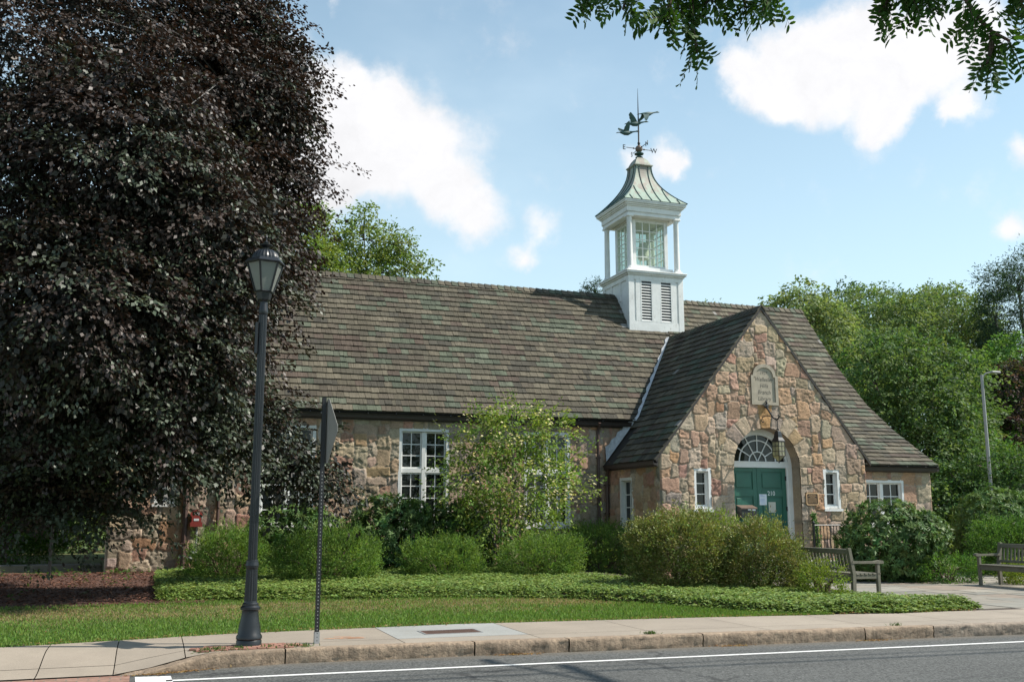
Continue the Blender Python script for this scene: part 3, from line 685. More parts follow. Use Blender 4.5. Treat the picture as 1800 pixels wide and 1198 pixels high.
def keep_main(a, h, z): return not (a > 11.0 and z < porch_z(a) - .25) and not (abs(a - CX) < CH - .08 and h > CY - CH + .06)
shingle_roof('shake_roof', mainp, -1.1, 14.15, P_main, None, 'shake', LIB, keep_main)
shingle_roof('shake_roof', bayp, 14.15, 19.58, P_main, None, 'shake', LIB, lambda a, h, z: not (z < porch_z(a) - .25 and a < 17.1) and not (abs(a - CX) < CH - .08 and h > CY - CH + .06), moss=.16)
shingle_roof('rear_roof', farp, -1.1, 19.58, P_main, None, 'shake', LIB, None, .4)
porl = [(11.02, GZ - GS * (GXC - 11.02)), (GXC, GZ)]; porr = [(17.14, GZ - GS * (17.14 - GXC)), (GXC, GZ)]
P_por = lambda a, h, z: (h, a, z)
def under_main(x, y): return roof_z(y, mainp if x < 14.15 else bayp)
shingle_roof('porch_roof', porl, 20.95, 26.6, P_por, None, 'shake_side', LIB, lambda a, h, z: (a < 23.88 or z > 3.7) and z > under_main(h, a) - .25 if a > 23.3 else True, moss=.18)
shingle_roof('porch_roof', porr, 20.95, 26.6, P_por, None, 'shake_side', LIB, lambda a, h, z: z > under_main(h, a) - .25, moss=.18)
mb = MB()
for p in (mainp, farp):
    for (a, b) in zip(p[:-1], p[1:]): mb.quad((-1.08, a[0], a[1] - .02), (14.15, a[0], a[1] - .02), (14.15, b[0], b[1] - .02), (-1.08, b[0], b[1] - .02))
vx0 = lambda z: max(14.15, min(17.08, GXC + (GZ - z) / GS - .06))
for (a, b) in zip(bayp[:-1], bayp[1:]): mb.quad((vx0(a[1]), a[0], a[1] - .02), (19.56, a[0], a[1] - .02), (19.56, b[0], b[1] - .02), (vx0(b[1]), b[0], b[1] - .02))
for (a, b) in zip(farp[:-1], farp[1:]): mb.quad((14.15, a[0], a[1] - .02), (19.56, a[0], a[1] - .02), (19.56, b[0], b[1] - .02), (14.15, b[0], b[1] - .02))
for p in (porl, porr):
    a, b = p; mb.quad((a[0], 20.97, a[1] - .02), (a[0], 24.2, a[1] - .02), (b[0], 26.4, b[1] - .02), (b[0], 20.97, b[1] - .02))
mb.build('roof_deck', 'under', LIB)
# verge boards of porch gable and right end, drip edge course
mb = MB()
for s in (-1, 1):
    pts = [(GXC, GZ + .012), (GXC + s * 3.06, GZ + .012 - GS * 3.06)]
    (xa, za), (xb, zb) = pts
    for (dz, y0, y1) in ((-.085, 20.955, 21.03),):
        mb.add([(xa, y0, za), (xb, y0, zb), (xb, y0, zb + dz), (xa, y0, za + dz), (xa, y1, za), (xb, y1, zb), (xb, y1, zb + dz), (xa, y1, za + dz)], [(0, 1, 2, 3), (4, 7, 6, 5), (0, 4, 5, 1), (3, 2, 6, 7), (1, 5, 6, 2), (0, 3, 7, 4)])
mb.build('verge_board', 'brown', LIB)
mb = MB()
for (a, b) in zip(bayp[:-1], bayp[1:]):
    mb.add([(19.53, a[0], a[1] - .005), (19.59, a[0], a[1] - .005), (19.59, a[0], a[1] - .13), (19.53, a[0], a[1] - .13), (19.53, b[0], b[1] - .005), (19.59, b[0], b[1] - .005), (19.59, b[0], b[1] - .13), (19.53, b[0], b[1] - .13)], [(0, 1, 2, 3), (4, 7, 6, 5), (0, 4, 5, 1), (3, 2, 6, 7), (1, 5, 6, 2), (0, 3, 7, 4)])
mb.build('verge_board', 'brown', LIB)
# ridge caps
def ridge(x0, x1, p3, dz=.045, slope=1.27, step=.2):
    a = x0; V, F, C = [], [], []
    while a < x1:
        k = prng.uniform(.8, 1.15); tone = prng.choice(SH + MOSS[:2]); b = len(V); e = min(a + step + .02, x1 + .02)
        for (q, lift) in ((a, .035), (e, .008)):
            for (o, z) in ((-.13, -.13 * slope * .92), (0, 0), (.13, -.13 * slope * .92)): V.append(p3(q, o, z + dz + lift))
        for (o, z) in ((-.13, -.13 * slope * .92), (0, 0), (.13, -.13 * slope * .92)): V.append(p3(a, o, z + dz - .01))
        F.extend([(b, b + 3, b + 4, b + 1), (b + 1, b + 4, b + 5, b + 2), (b + 6, b, b + 1, b + 7), (b + 7, b + 1, b + 2, b + 8)]); C.extend([tuple(x * k for x in tone)] * 9)
        a += step
    np_mesh('ridge_cap', V, F, 'shake', LIB, col=np.array(C))
ridge(-1.1, CX - CH - .02, lambda q, o, z: (q, 26.83 + o, 8.13 + z)); ridge(CX + CH, 19.58, lambda q, o, z: (q, 26.83 + o, 8.13 + z))
ridge(20.93, 25.72, lambda q, o, z: (GXC + o, q, GZ + z), step=.19, dz=.03)
# lead valley flashing between porch roof and main roof, then down the wall
mb = MB()
def valley_pt(x):
    z = porch_z(x); y = float(np.interp(z, [q[1] for q in mainp], [q[0] for q in mainp])); return Vector((x, y, z))
vx = np.linspace(14.05, 11.9, 26); prev = None
for i, x in enumerate(vx):
    p = valley_pt(x); w = .05 + .02 * math.sin(i * 2.1)
    a, b = p + Vector((-w * 1.3, -.02, .075)), p + Vector((.01, -.05, .065 + .02))
    if prev: mb.quad(prev[0], a, b, prev[1])
    prev = (a, b)
for i in range(15):
    x = 11.93 - i * .062; z = porch_z(x); up = .20 + .10 * ((i % 3) / 3) + .012 * i; off = .02 * math.sin(i * 1.7)
    a, b = Vector((x, 23.80 + off * .5, z + up)), Vector((x, 23.74, z + .045))
    mb.quad(prev[0], a, b, prev[1]); prev = (a, b)
mb.build('valley_flashing', 'lead', LIB)
# gutters with straps, fascia, downspouts
def gutter(name, a, b, out, parent=LIB):
    a, b, out = Vector(a), Vector(b), Vector(out); mbx = MB()
    prof_ = [(0, .03), (0, -.10), (.05, -.115), (.11, -.10), (.125, -.03), (.14, 0), (.125, 0.0), (.10, -.06), (.02, -.07), (.015, .03)]
    vs = [a + out * p[0] + Vector((0, 0, p[1])) for p in prof_] + [b + out * p[0] + Vector((0, 0, p[1])) for p in prof_]; k = len(prof_)
    mbx.add(vs, [(i, (i + 1) % k, k + (i + 1) % k, k + i) for i in range(k)] + [tuple(range(k)), tuple(range(k, 2 * k))[::-1]])
    return mbx.build(name, 'brown', parent)
def straps(a, b, out, step):
    a, b, out = Vector(a), Vector(b), Vector(out); d = (b - a); n = int(d.length / step); d.normalize()
    for i in range(n):
        mbx = MB(); p = a + d * (step * (i + .5)); q = p + out * .135 + Vector((0, 0, .012)); r = p - out * .03 + Vector((0, 0, .075))
        mbx.add([q - d * .012, q + d * .012, r + d * .012, r - d * .012], [(0, 1, 2, 3)])
        mbx.build('gutter_strap', 'slatwood', LIB)
gutter('gutter', (-1.1, 23.83, 4.0), (11.8, 23.83, 4.0), (0, -1, 0)); straps((-1.1, 23.83, 4.0), (11.8, 23.83, 4.0), (0, -1, 0), .69)
gutter('gutter', (11.10, 23.75, 2.86), (11.10, 20.97, 2.86), (-1, 0, 0)); gutter('gutter', (17.06, 21.38, 2.83), (19.6, 21.38, 2.83), (0, -1, 0)); straps((17.06, 21.38, 2.83), (19.6, 21.38, 2.83), (0, -1, 0), .6)
mb = MB(); mb.box((-1.0, 23.832, 3.86), (11.8, 23.87, 4.06)); mb.box((17.05, 21.385, 2.70), (19.55, 21.42, 2.88)); mb.box((11.07, 20.98, 2.72), (11.10, 23.8, 2.88))
mb.build('fascia', 'brown', LIB)
for (x, y, z0, z1, mt, r) in ((10.87, 23.82, .35, 3.92, 'brownpipe', .04), (11.06, 23.72, .3, 2.76, 'brownpipe', .042), (1.40, 23.82, .35, 3.92, 'brownpipe', .035), (.70, 23.81, .36, 3.92, 'brownpipe', .06)):
    mb = MB(); mb.tube([(x, y - .12, z1 + .05), (x, y, z1 - .15), (x, y, z0 + .08), (x, y - .08, z0)], r, 8)
    for k in range(3): mb.box((x - r - .012, y - .01 - r, z0 + .6 + k * (z1 - z0) / 3.4), (x + r + .012, y + r + .05, z0 + .63 + k * (z1 - z0) / 3.4))
    mb.build('downspout', mt, LIB)
# ---- windows
def window(org, u, nrm, W, z0, z1, cols, upper, lower=0, recess=.10, mull=True, sill=True, fr=.065, parent=LIB, mat='white'):
    # cols per light, one or two casement lights; upper / lower rows of panes
    o, u, n = Vector(org), Vector(u), Vector(nrm); z = Vector((0, 0, 1)); mb = MB()
    def bar(a, b, c, d, f, k):                     # u from a..b, z from c..d, front face at distance f out of the opening plane, k thick
        m_ = Matrix((( *u, 0), (*n, 0), (*z, 0), (0, 0, 0, 1))).transposed(); m_.translation = o
        mb.box((a, f - k, c), (b, f, d), m_)
    f0 = .022
    # outer casing and box frame
    bar(-.012, fr, z0 - .01, z1 + .012, f0, recess + .09); bar(W - fr, W + .012, z0 - .01, z1 + .012, f0, recess + .09)
    bar(fr, W - fr, z1 - fr, z1 + .012, f0, recess + .09); bar(fr, W - fr, z0, z0 + fr, f0 - .01, recess + .08)
    if sill: bar(-.04, W + .04, z0 - .07, z0 - .012, f0 + .045, .2)
    lights = [(fr, W - fr)]
    if mull: m = W / 2; bar(m - .045, m + .045, z0 + fr, z1 - fr, -.02, .09); lights = [(fr, m - .045), (m + .045, W - fr)]
    zones = [(z0 + fr, z1 - fr, upper)]
    if lower:
        zt = z0 + fr + (z1 - z0 - 2 * fr) * (lower / (lower + upper)) ; 
        for (a, b) in lights: bar(a, b, zt - .05, zt + .05, -.024, .085)
        zones = [(zt + .05, z1 - fr, upper), (z0 + fr, zt - .05, lower)]
    s = .038; k = .011
    for (a, b) in lights:
        for (c, d, rows) in zones:
            f = -recess * .55
            bar(a, a + s, c, d, f, .05); bar(b - s, b, c, d, f, .05); bar(a + s, b - s, c, c + s, f, .05); bar(a + s, b - s, d - s, d, f, .05)
            for i in range(1, cols): x = a + s + (b - a - 2 * s) * i / cols; bar(x - k, x + k, c + s, d - s, f - .012, .034)
            for i in range(1, rows):
                q = c + s + (d - c - 2 * s) * i / rows
                for j in range(cols):
                    xa = a + s + (b - a - 2 * s) * j / cols + (k if j else 0); xb = a + s + (b - a - 2 * s) * (j + 1) / cols - (k if j < cols - 1 else 0)
                    bar(xa, xb, q - k, q + k, f - .013, .032)
    w = mb.build('window', mat, parent)
    p = o - n * (recess * .55 + .03)
    pm = MB(); pm.box((fr - .005, -.02, z0 + fr - .005), (W - fr + .005, 0, z1 - fr + .005), Matrix(((*u, 0), (*n, 0), (*z, 0), (0, 0, 0, 1))).transposed().__class__(((u.x, n.x, z.x, p.x), (u.y, n.y, z.y, p.y), (u.z, n.z, z.z, p.z), (0, 0, 0, 1))))
    pm.build('pane', 'pane', w, world=True)
    return w
for w in wins: window((w, MY, 0), X_, (0, -1, 0), WW, WZ0, WZ1, 2, 3, 4)
window((.02, MY, 0), X_, (0, -1, 0), .44, 1.85, 2.75, 2, 3, mull=False)
window((12.05, PY, 0), X_, (0, -1, 0), .45, 1.74, 2.69, 1, 3, mull=False, recess=.16, fr=.06)
window((15.72, PY, 0), X_, (0, -1, 0), .46, 1.76, 2.71, 1, 3, mull=False, recess=.16, fr=.06)
window((PX0, MY - .80, 0), (0, -1, 0), (-1, 0, 0), .72, 1.05, 2.52, 2, 4, mull=False, recess=.14, fr=.07)
window((PX1 + .18, RY, 0), X_, (0, -1, 0), 1.37, 1.35, 2.49, 2, 3)
# ---- arched doorway: stone reveal, white frame, fanlight, double door
V, C, F = [], [], []
na, D = 60, .36
path_ = [(AC - AR, .3 + (AZ - .3) * i / 24) for i in range(24)] + [(AC + AR * math.cos(math.pi - math.pi * i / na), AZ + AR * math.sin(math.pi * i / na)) for i in range(na + 1)] + [(AC + AR, AZ - (AZ - .3) * i / 24) for i in range(1, 25)]
for i, (x, z) in enumerate(path_):
    blk = int(((AZ - z) / .44) + 20) if z < AZ else int(math.atan2(z - AZ, x - AC) / math.pi * 11) + 40
    fr_ = (((AZ - z) / .44) % 1) if z < AZ else (math.atan2(z - AZ, x - AC) / math.pi * 11) % 1
    kk = random.Random(blk * 13 + (x > AC)).uniform(.85, 1.1); c = PAL[[2, 3, 1, 0][blk % 4]] * kk
    if min(fr_, 1 - fr_) < .05: c = MORT * .8
    for j in range(6):
        t = j / 5; nx, nz = (AC - x, max(0, AZ - z) * 0 + (AZ - z if z > AZ else 0)); l = math.hypot(nx, nz) or 1
        bmp = .006 * float(fbm(np.array([[x * 3 + j * .31, z * 3]]), 2.2, 3, 8)[0]) if 0 < j else 0
        V.append((x + nx / l * bmp, PY + D * t, z + nz / l * bmp)); C.append(c)
k = len(path_)
F = np.array([(i * 6 + j, (i + 1) * 6 + j, (i + 1) * 6 + j + 1, i * 6 + j + 1) for i in range(k - 1) for j in range(5)])
np_mesh('arch_reveal', V, F, 'stone', LIB, col=np.array(C), smooth=True)
DY = PY + .32
mb = MB()
def ring(r0, r1, cz, y0, y1, a0=0, a1=math.pi, n=40):
    vs = []
    for i in range(n + 1):
        a = a0 + (a1 - a0) * i / n
        for (r, y) in ((r0, y0), (r1, y0), (r1, y1), (r0, y1)): vs.append((AC + r * math.cos(a), y, cz + r * math.sin(a)))
    mb.add(vs, [(i * 4 + j, i * 4 + (j + 1) % 4, (i + 1) * 4 + (j + 1) % 4, (i + 1) * 4 + j) for i in range(n) for j in range(4)] + [(0, 1, 2, 3), (n * 4 + 3, n * 4 + 2, n * 4 + 1, n * 4)])
ring(.86, .95, AZ, DY, DY + .1); ring(.80, .86, AZ, DY + .035, DY + .1)
mb.box((AC - .95, DY, .3), (AC - .86, DY + .1, AZ)); mb.box((AC + .86, DY, .3), (AC + .95, DY + .1, AZ))
mb.box((AC - .86, DY + .035, .3), (AC - .80, DY + .1, AZ)); mb.box((AC + .80, DY + .035, .3), (AC + .86, DY + .1, AZ))
mb.box((AC - .86, DY + .01, 2.755), (AC + .86, DY + .098, 2.875)); mb.box((AC - .86, DY - .004, 2.875), (AC + .86, DY + .09, 2.905))
mb.build('door_frame', 'white', LIB)
mb = MB(); FZ = 2.905
hh = FZ - AZ
for r in (.24, .52): ring(r - .014, r + .014, FZ, DY + .062, DY + .085)
for a in (30, 60, 90, 120, 150):
    a = R(a); r1 = .62
    while math.hypot(r1 * math.cos(a), r1 * math.sin(a) + hh) < .81: r1 += .01
    d = Vector((math.cos(a), 0, math.sin(a))); q = Vector((-math.sin(a), 0, math.cos(a))) * .0125; st = .02 if a not in (R(90), R(30), R(150)) else .254
    p0, p1 = Vector((AC, DY + .064, FZ)) + d * st, Vector((AC, DY + .064, FZ)) + d * r1; b = Vector((0, .018, 0))
    mb.add([p0 - q, p1 - q, p1 + q, p0 + q, p0 - q + b, p1 - q + b, p1 + q + b, p0 + q + b], [(0, 1, 2, 3), (4, 7, 6, 5), (0, 4, 5, 1), (1, 5, 6, 2), (2, 6, 7, 3), (3, 7, 4, 0)])
fan = mb.build('fanlight', 'white', LIB)
mb = MB(); mb.add([(AC + .805 * math.cos(math.pi * i / 30), DY + .088, max(FZ - .01, AZ + .805 * math.sin(math.pi * i / 30))) for i in range(31)], [tuple(range(31))]); mb.build('pane', 'pane', fan)
def leaf_door(x0, x1):
    mb = MB(); y = DY + .06; z0, z1 = .56, 2.755; st = .115
    rails = [(z0, z0 + .22), (1.18, 1.28), (2.05, 2.22), (z1 - .10, z1)]
    mb.bbox((x0, y, z0), (x0 + st, y + .05, z1), .004); mb.bbox((x1 - st, y, z0), (x1, y + .05, z1), .004)
    for (a, b) in rails: mb.bbox((x0 + st, y + .001, a), (x1 - st, y + .049, b), .004)
    for (a, b) in zip(rails[:-1], rails[1:]):
        za, zb = a[1], b[0]; mb.box((x0 + st, y + .026, za), (x1 - st, y + .045, zb)); mb.bbox((x0 + st + .045, y + .006, za + .045), (x1 - st - .045, y + .03, zb - .045), .014)
    return mb.build('door', 'green', LIB)
dl = leaf_door(AC - .795, AC - .052); dr = leaf_door(AC - .046, AC + .795)
text_mesh('house_number', '210', .155, (14.44, DY + .058, 2.075), (R(90), 0, 0), 'digits', dr, .004, xs=.95)
for z in (.95, 1.75, 2.5):
    mb = MB(); mb.tube([(AC + .80, DY + .055, z - .055), (AC + .80, DY + .055, z + .055)], .014, 8); mb.box((AC + .76, DY + .053, z - .05), (AC + .80, DY + .0595, z + .05)); mb.build('hinge', 'iron', dr)
mb = MB(); mb.lathe([(.001, 0), (.03, .0), (.03, .01), (.014, .02), (.014, .05), (.03, .06), (.03, .085), (.001, .1)], (0, 0, 0), 12)
mb.v = [(14.06 + a, DY + .06 - c, 1.52 + b) for (a, b, c) in mb.v]; mb.build('door_knob', 'bronze', dr, smooth=True)
# ---- carved tablet
TX, TZ0, TZ1 = 14.10, 4.27, 5.29
def tab(w, z0, zs, r, ztop):
    pts = [(TX - w, z0), (TX + w, z0), (TX + w, zs), (TX + r, zs)]; 
    for i in range(17): a = math.pi * i / 16; pts.append((TX + r * math.cos(a) * .98, zs + .02 + (ztop - zs - .02) * math.sin(a)))
    return pts + [(TX - r, zs), (TX - w, zs)]
mb = MB(); o = tab(.385, TZ0, 5.0, .33, TZ1); mb.prism([(p[0], p[1]) for p in o], (0, 20.998, 0), X_, Z_, .02)
inn = tab(.305, TZ0 + .07, 4.96, .255, TZ1 - .085)
k = len(o); y = 20.945
vs = [(p[0], y, p[1]) for p in o] + [(p[0], y, p[1]) for p in inn] + [(p[0], y + .028, p[1]) for p in inn] + [(p[0], 20.99, p[1]) for p in o]
mb.add(vs, [(i, (i + 1) % k, k + (i + 1) % k, k + i) for i in range(k)] + [(k + i, k + (i + 1) % k, 2 * k + (i + 1) % k, 2 * k + i) for i in range(k)] + [tuple(range(2 * k, 3 * k))] + [(i, 3 * k + i, 3 * k + (i + 1) % k, (i + 1) % k) for i in range(k)])
tb = mb.build('carved_tablet', 'tablet', LIB)
for (s, z, sz) in (('1927', 5.03, .115), ('Wellesley', 4.86, .145), ('Hills', 4.70, .145), ('Branch', 4.54, .145), ('Library', 4.38, .145)):
    text_mesh('lettering', s, sz, (TX - .01, 20.9715, z), (R(90), 0, 0), 'carving', tb, .001, .22, xs=.92)
# ---- landing and steps
mb = MB(); mb.bbox((12.75, 20.0, .05), (15.62, 21.28, .52), .012)
for i in range(2): mb.bbox((15.62, 20.02, .05), (15.62 + .34 * (2 - i), 20.98, .20 + .155 * i), .012)
mb.build('entrance_steps', 'steps', LIB)
# ---- cupola
cup = MB(); zt = 8.62
def cbox(mbx, h, z0, z1, ch=.008): mbx.bbox((CX - h, CY - h, z0), (CX + h, CY + h, z1), ch)
cbox(cup, CH - .03, 6.3, zt)
for sx in (-1, 1):
    for sy in (-1, 1):
        x, y = CX + sx * (CH - .09), CY + sy * (CH - .09); cup.bbox((x - .09, y - .09, 6.4), (x + .09, y + .09, zt - .002), .008)
for s in (-1, 1):                                          # top and bottom rails of each face
    cup.bbox((CX - CH + .18, CY + s * CH - (.03 if s > 0 else 0), zt - .14), (CX + CH - .18, CY + s * CH + (.03 if s < 0 else 0), zt - .003), .006)
    cup.bbox((CX + s * CH - (.03 if s > 0 else 0), CY - CH + .18, zt - .14), (CX + s * CH + (.03 if s < 0 else 0), CY + CH - .18, zt - .003), .006)
cup.bbox((CX - CH + .18, CY - CH + .003, 6.9), (CX + CH - .18, CY - CH + .03, 7.22), .006)
cup.bbox((CX - .13, CY - CH + .002, 7.22), (CX + .13, CY - CH + .03, zt - .14), .006)
for s in (-1, 1): cup.bbox((CX + s * .60 - .08, CY - CH + .004, 7.22), (CX + s * .60 + .08, CY - CH + .03, zt - .14), .006)
for s in (-1, 1): cup.bbox((CX - CH + .004, CY + s * .3 - .05, 7.9), (CX - CH + .03, CY + s * .3 + .05, zt - .14), .006)
cbox(cup, CH + .035, zt, zt + .05); cbox(cup, CH + .085, zt + .05, zt + .10); cbox(cup, CH + .10, zt + .10, zt + .135)
cbox(cup, .70, zt + .135, 8.93)
CUP = cup.build('cupola', 'white_old', LIB)
for s in (-1, 1):                                          # louvred vents
    mb = MB(); x0, x1 = CX + s * .325 - .195, CX + s * .325 + .195; z0, z1 = 7.22, zt - .14
    for (a, b, c, d) in ((x0, x0 + .03, z0, z1), (x1 - .03, x1, z0, z1), (x0 + .03, x1 - .03, z0, z0 + .03), (x0 + .03, x1 - .03, z1 - .03, z1)): mb.box((a, CY - CH + .001, c), (b, CY - CH + .033, d))
    n = 14
    for i in range(n):
        z = z0 + .04 + (z1 - z0 - .07) * i / n; mb.add([(x0 + .03, CY - CH + .005, z), (x1 - .03, CY - CH + .005, z), (x1 - .03, CY - CH + .03, z + .030), (x0 + .03, CY - CH + .03, z + .030), (x0 + .03, CY - CH + .008, z - .008), (x1 - .03, CY - CH + .008, z - .008), (x1 - .03, CY - CH + .0305, z + .020), (x0 + .03, CY - CH + .0305, z + .020)], [(0, 1, 2, 3), (0, 4, 5, 1), (4, 7, 6, 5)])
    mb.build('louver', 'white', CUP)
    mb = MB(); mb.box((x0 + .02, CY - CH + .0285, z0 + .02), (x1 - .02, CY - CH + .0315, z1 - .02)); mb.build('vent_backing', 'iron', CUP)
RH = .60                                                   # glazed room
mb = MB(); pm = MB()
zr0, zr1 = 8.93, 10.44
for sx in (-1, 1):
    for sy in (-1, 1):
        x, y = CX + sx * (RH - .06), CY + sy * (RH - .06); mb.bbox((x - .06, y - .06, zr0), (x + .06, y + .06, zr1), .006)
def face(fn, bars):
    for b in bars: bars
for ax in (0, 1):
    for s in (-1, 1):
        def bx(a, b, c, d, f, k):
            y0, y1 = sorted((s * f, s * (f - k)))
            if ax == 0: mb.box((CX + a, CY + y0, c), (CX + b, CY + y1, d))
            else: mb.box((CX + y0, CY + a, c), (CX + y1, CY + b, d))
        w = RH - .12
        bx(-w, w, zr0, zr0 + .09, RH - .015, .08); bx(-w, w, zr1 - .08, zr1, RH - .015, .08)
        for i in range(1, 4): x = -w + 2 * w * i / 4; bx(x - .011, x + .011, zr0 + .09, zr1 - .08, RH - .03, .03)
        for i in range(1, 5):
            z = zr0 + .09 + (zr1 - zr0 - .17) * i / 5
            for j in range(4): a = -w + 2 * w * j / 4 + (.011 if j else 0); b = -w + 2 * w * (j + 1) / 4 - (.011 if j < 3 else 0); bx(a, b, z - .010, z + .010, RH - .031, .028)
        q = RH - .045
        if ax == 0: pm.quad((CX - w, CY + s * q, zr0 + .09), (CX + w, CY + s * q, zr0 + .09), (CX + w, CY + s * q, zr1 - .08), (CX - w, CY + s * q, zr1 - .08))
        else: pm.quad((CX + s * q, CY - w, zr0 + .09), (CX + s * q, CY + w, zr0 + .09), (CX + s * q, CY + w, zr1 - .08), (CX + s * q, CY - w, zr1 - .08))
mb.build('glazed_room', 'white_old', CUP); pm.build('pane', 'clear', CUP)
mb = MB(); mb.lathe([(.02, 9.0), (.025, 9.35), (.16, 9.4), (.17, 9.62), (.12, 9.9), (.03, 9.93)], (CX + .12, CY + .1, 0), 14); mb.build('lamp_inside', 'soffit', CUP, smooth=True)
for sx in (-1, 1):
    for sy in (-1, 1):
        x, y = CX + sx * (CH - .125), CY + sy * (CH - .125); mb = MB()
        mb.bbox((x - .125, y - .125, zt + .134), (x + .125, y + .125, zt + .21), .01)
        mb.lathe([(.11, 0), (.115, .02), (.10, .05), (.088, .06), (.088, .09), (.086, .6), (.076, 1.52), (.08, 1.53), (.085, 1.56), (.078, 1.58), (.1, 1.6)], (x, y, zt + .21), 20)
        mb.bbox((x - .11, y - .11, zt + 1.81), (x + .11, y + .11, zt + 1.86), .008); mb.build('column', 'white', CUP, smooth=True)
mb = MB(); ze = zt + 1.85
for (h, a, b) in ((CH - .03, ze, ze + .10), (CH - .012, ze + .10, ze + .115), (CH + .0, ze + .115, ze + .27), (CH + .03, ze + .27, ze + .31), (CH + .07, ze + .31, ze + .36), (CH + .115, ze + .36, ze + .40), (CH + .13, ze + .40, ze + .455)): cbox(mb, h, a, b, .006)
mb.build('entablature', 'white_old', CUP)
mb = MB(); cbox(mb, .66, ze - .035, ze - .001); mb.build('ceiling_panel', 'soffit', CUP)
zc = ze + .46
def croof(t): return .27 + (CH + .15 - .27) * (1 - t) ** 2.0, zc + 1.36 * t
V, F = [], []; nT = 16
for i in range(nT + 1):
    h, z = croof(i / nT)
    for (sx, sy) in ((-1, -1), (1, -1), (1, 1), (-1, 1)): V.append((CX + sx * h, CY + sy * h, z))
F = [(i * 4 + j, i * 4 + (j + 1) % 4, (i + 1) * 4 + (j + 1) % 4, (i + 1) * 4 + j) for i in range(nT) for j in range(4)] + [(3, 2, 1, 0), tuple(nT * 4 + j for j in range(4))]
np_mesh('copper_roof', V, F, 'copper', CUP)
mb = MB()
for ax in (0, 1):
    for s in (-1, 1):
        for o in (-.80, -.48, -.15, .15, .48, .80):
            pts = []
            for i in range(nT + 1):
                h, z = croof(i / nT)
                if abs(o) < h - .01: pts.append((CX + o, CY + s * (h + .008), z + .008) if ax == 0 else (CX + s * (h + .008), CY + o, z + .008))
            if len(pts) > 1: mb.tube(pts, .012, 5)
for (sx, sy) in ((-1, -1), (1, -1), (1, 1), (-1, 1)): mb.tube([(CX + sx * croof(i / nT)[0], CY + sy * croof(i / nT)[0], croof(i / nT)[1] + .006) for i in range(nT + 1)], .018, 6)
mb.build('standing_seam', 'verd', CUP)
zk = zc + 1.36; mb = MB()
V, F = [], []; caps = [(.29, 0), (.345, .05), (.34, .08), (.285, .10), (.265, .16), (.21, .26), (.14, .34), (.09, .37)]
for (h, z) in caps:
    for (sx, sy) in ((-1, -1), (1, -1), (1, 1), (-1, 1)): V.append((CX + sx * h * .92, CY + sy * h * .92, zk - .02 + z))
F = [(i * 4 + j, i * 4 + (j + 1) % 4, (i + 1) * 4 + (j + 1) % 4, (i + 1) * 4 + j) for i in range(len(caps) - 1) for j in range(4)] + [(3, 2, 1, 0), tuple((len(caps) - 1) * 4 + j for j in range(4))]
np_mesh('copper_cap', V, F, 'copper', CUP)
# ---- weathervane
wz = zk + .36
VANE = empty('weathervane', (CX, CY, wz), 'green copper weathervane of three flying geese on the cupola roof', 'weathervane')
mb = MB(); mb.lathe([(.11, 0), (.12, .02), (.06, .06), (.05, .09), (.14, .115), (.15, .14), (.12, .155), (.05, .17), (.05, .2)], (CX, CY, wz), 20); mb.build('base_collar', 'verd', VANE, smooth=True)
bz = wz + .30; mb = MB(); mb.lathe([(.115 * math.sin(math.pi * i / 12) + .001, -.115 * math.cos(math.pi * i / 12)) for i in range(13)], (CX, CY, bz), 20); mb.build('ball', 'copper_ball', VANE, smooth=True)
mb = MB(); mb.lathe([(.05, .10), (.03, .13), (.045, .17), (.045, .2), (.026, .24), (.022, .9), (.016, 1.35), (.004, 2.02)], (CX, CY, bz), 12); mb.build('spire', 'iron', VANE, smooth=True)
for (dx, dy, s) in ((-1, 0, 'E'), (1, 0, 'W'), (0, 1, 'S'), (0, -1, 'N')):
    mb = MB(); d = Vector((dx, dy, 0)); c = Vector((CX, CY, bz)); mb.tube([c + d * .1, c + d * .44], .011, 6)
    mb.tube([c + d * .13, c + d * .18, c + d * .24], [.008, .028, .006], 6); a = mb.build('compass_arm', 'iron', VANE)
    if dx: text_mesh('letter', s, .22, (CX + dx * .52, CY - .005, bz - .075), (R(90), 0, 0), 'iron', VANE, .008)
    else: text_mesh('letter', s, .22, (CX + .005, CY + dy * .52, bz - .075), (R(90), 0, R(-90)), 'iron', VANE, .008)
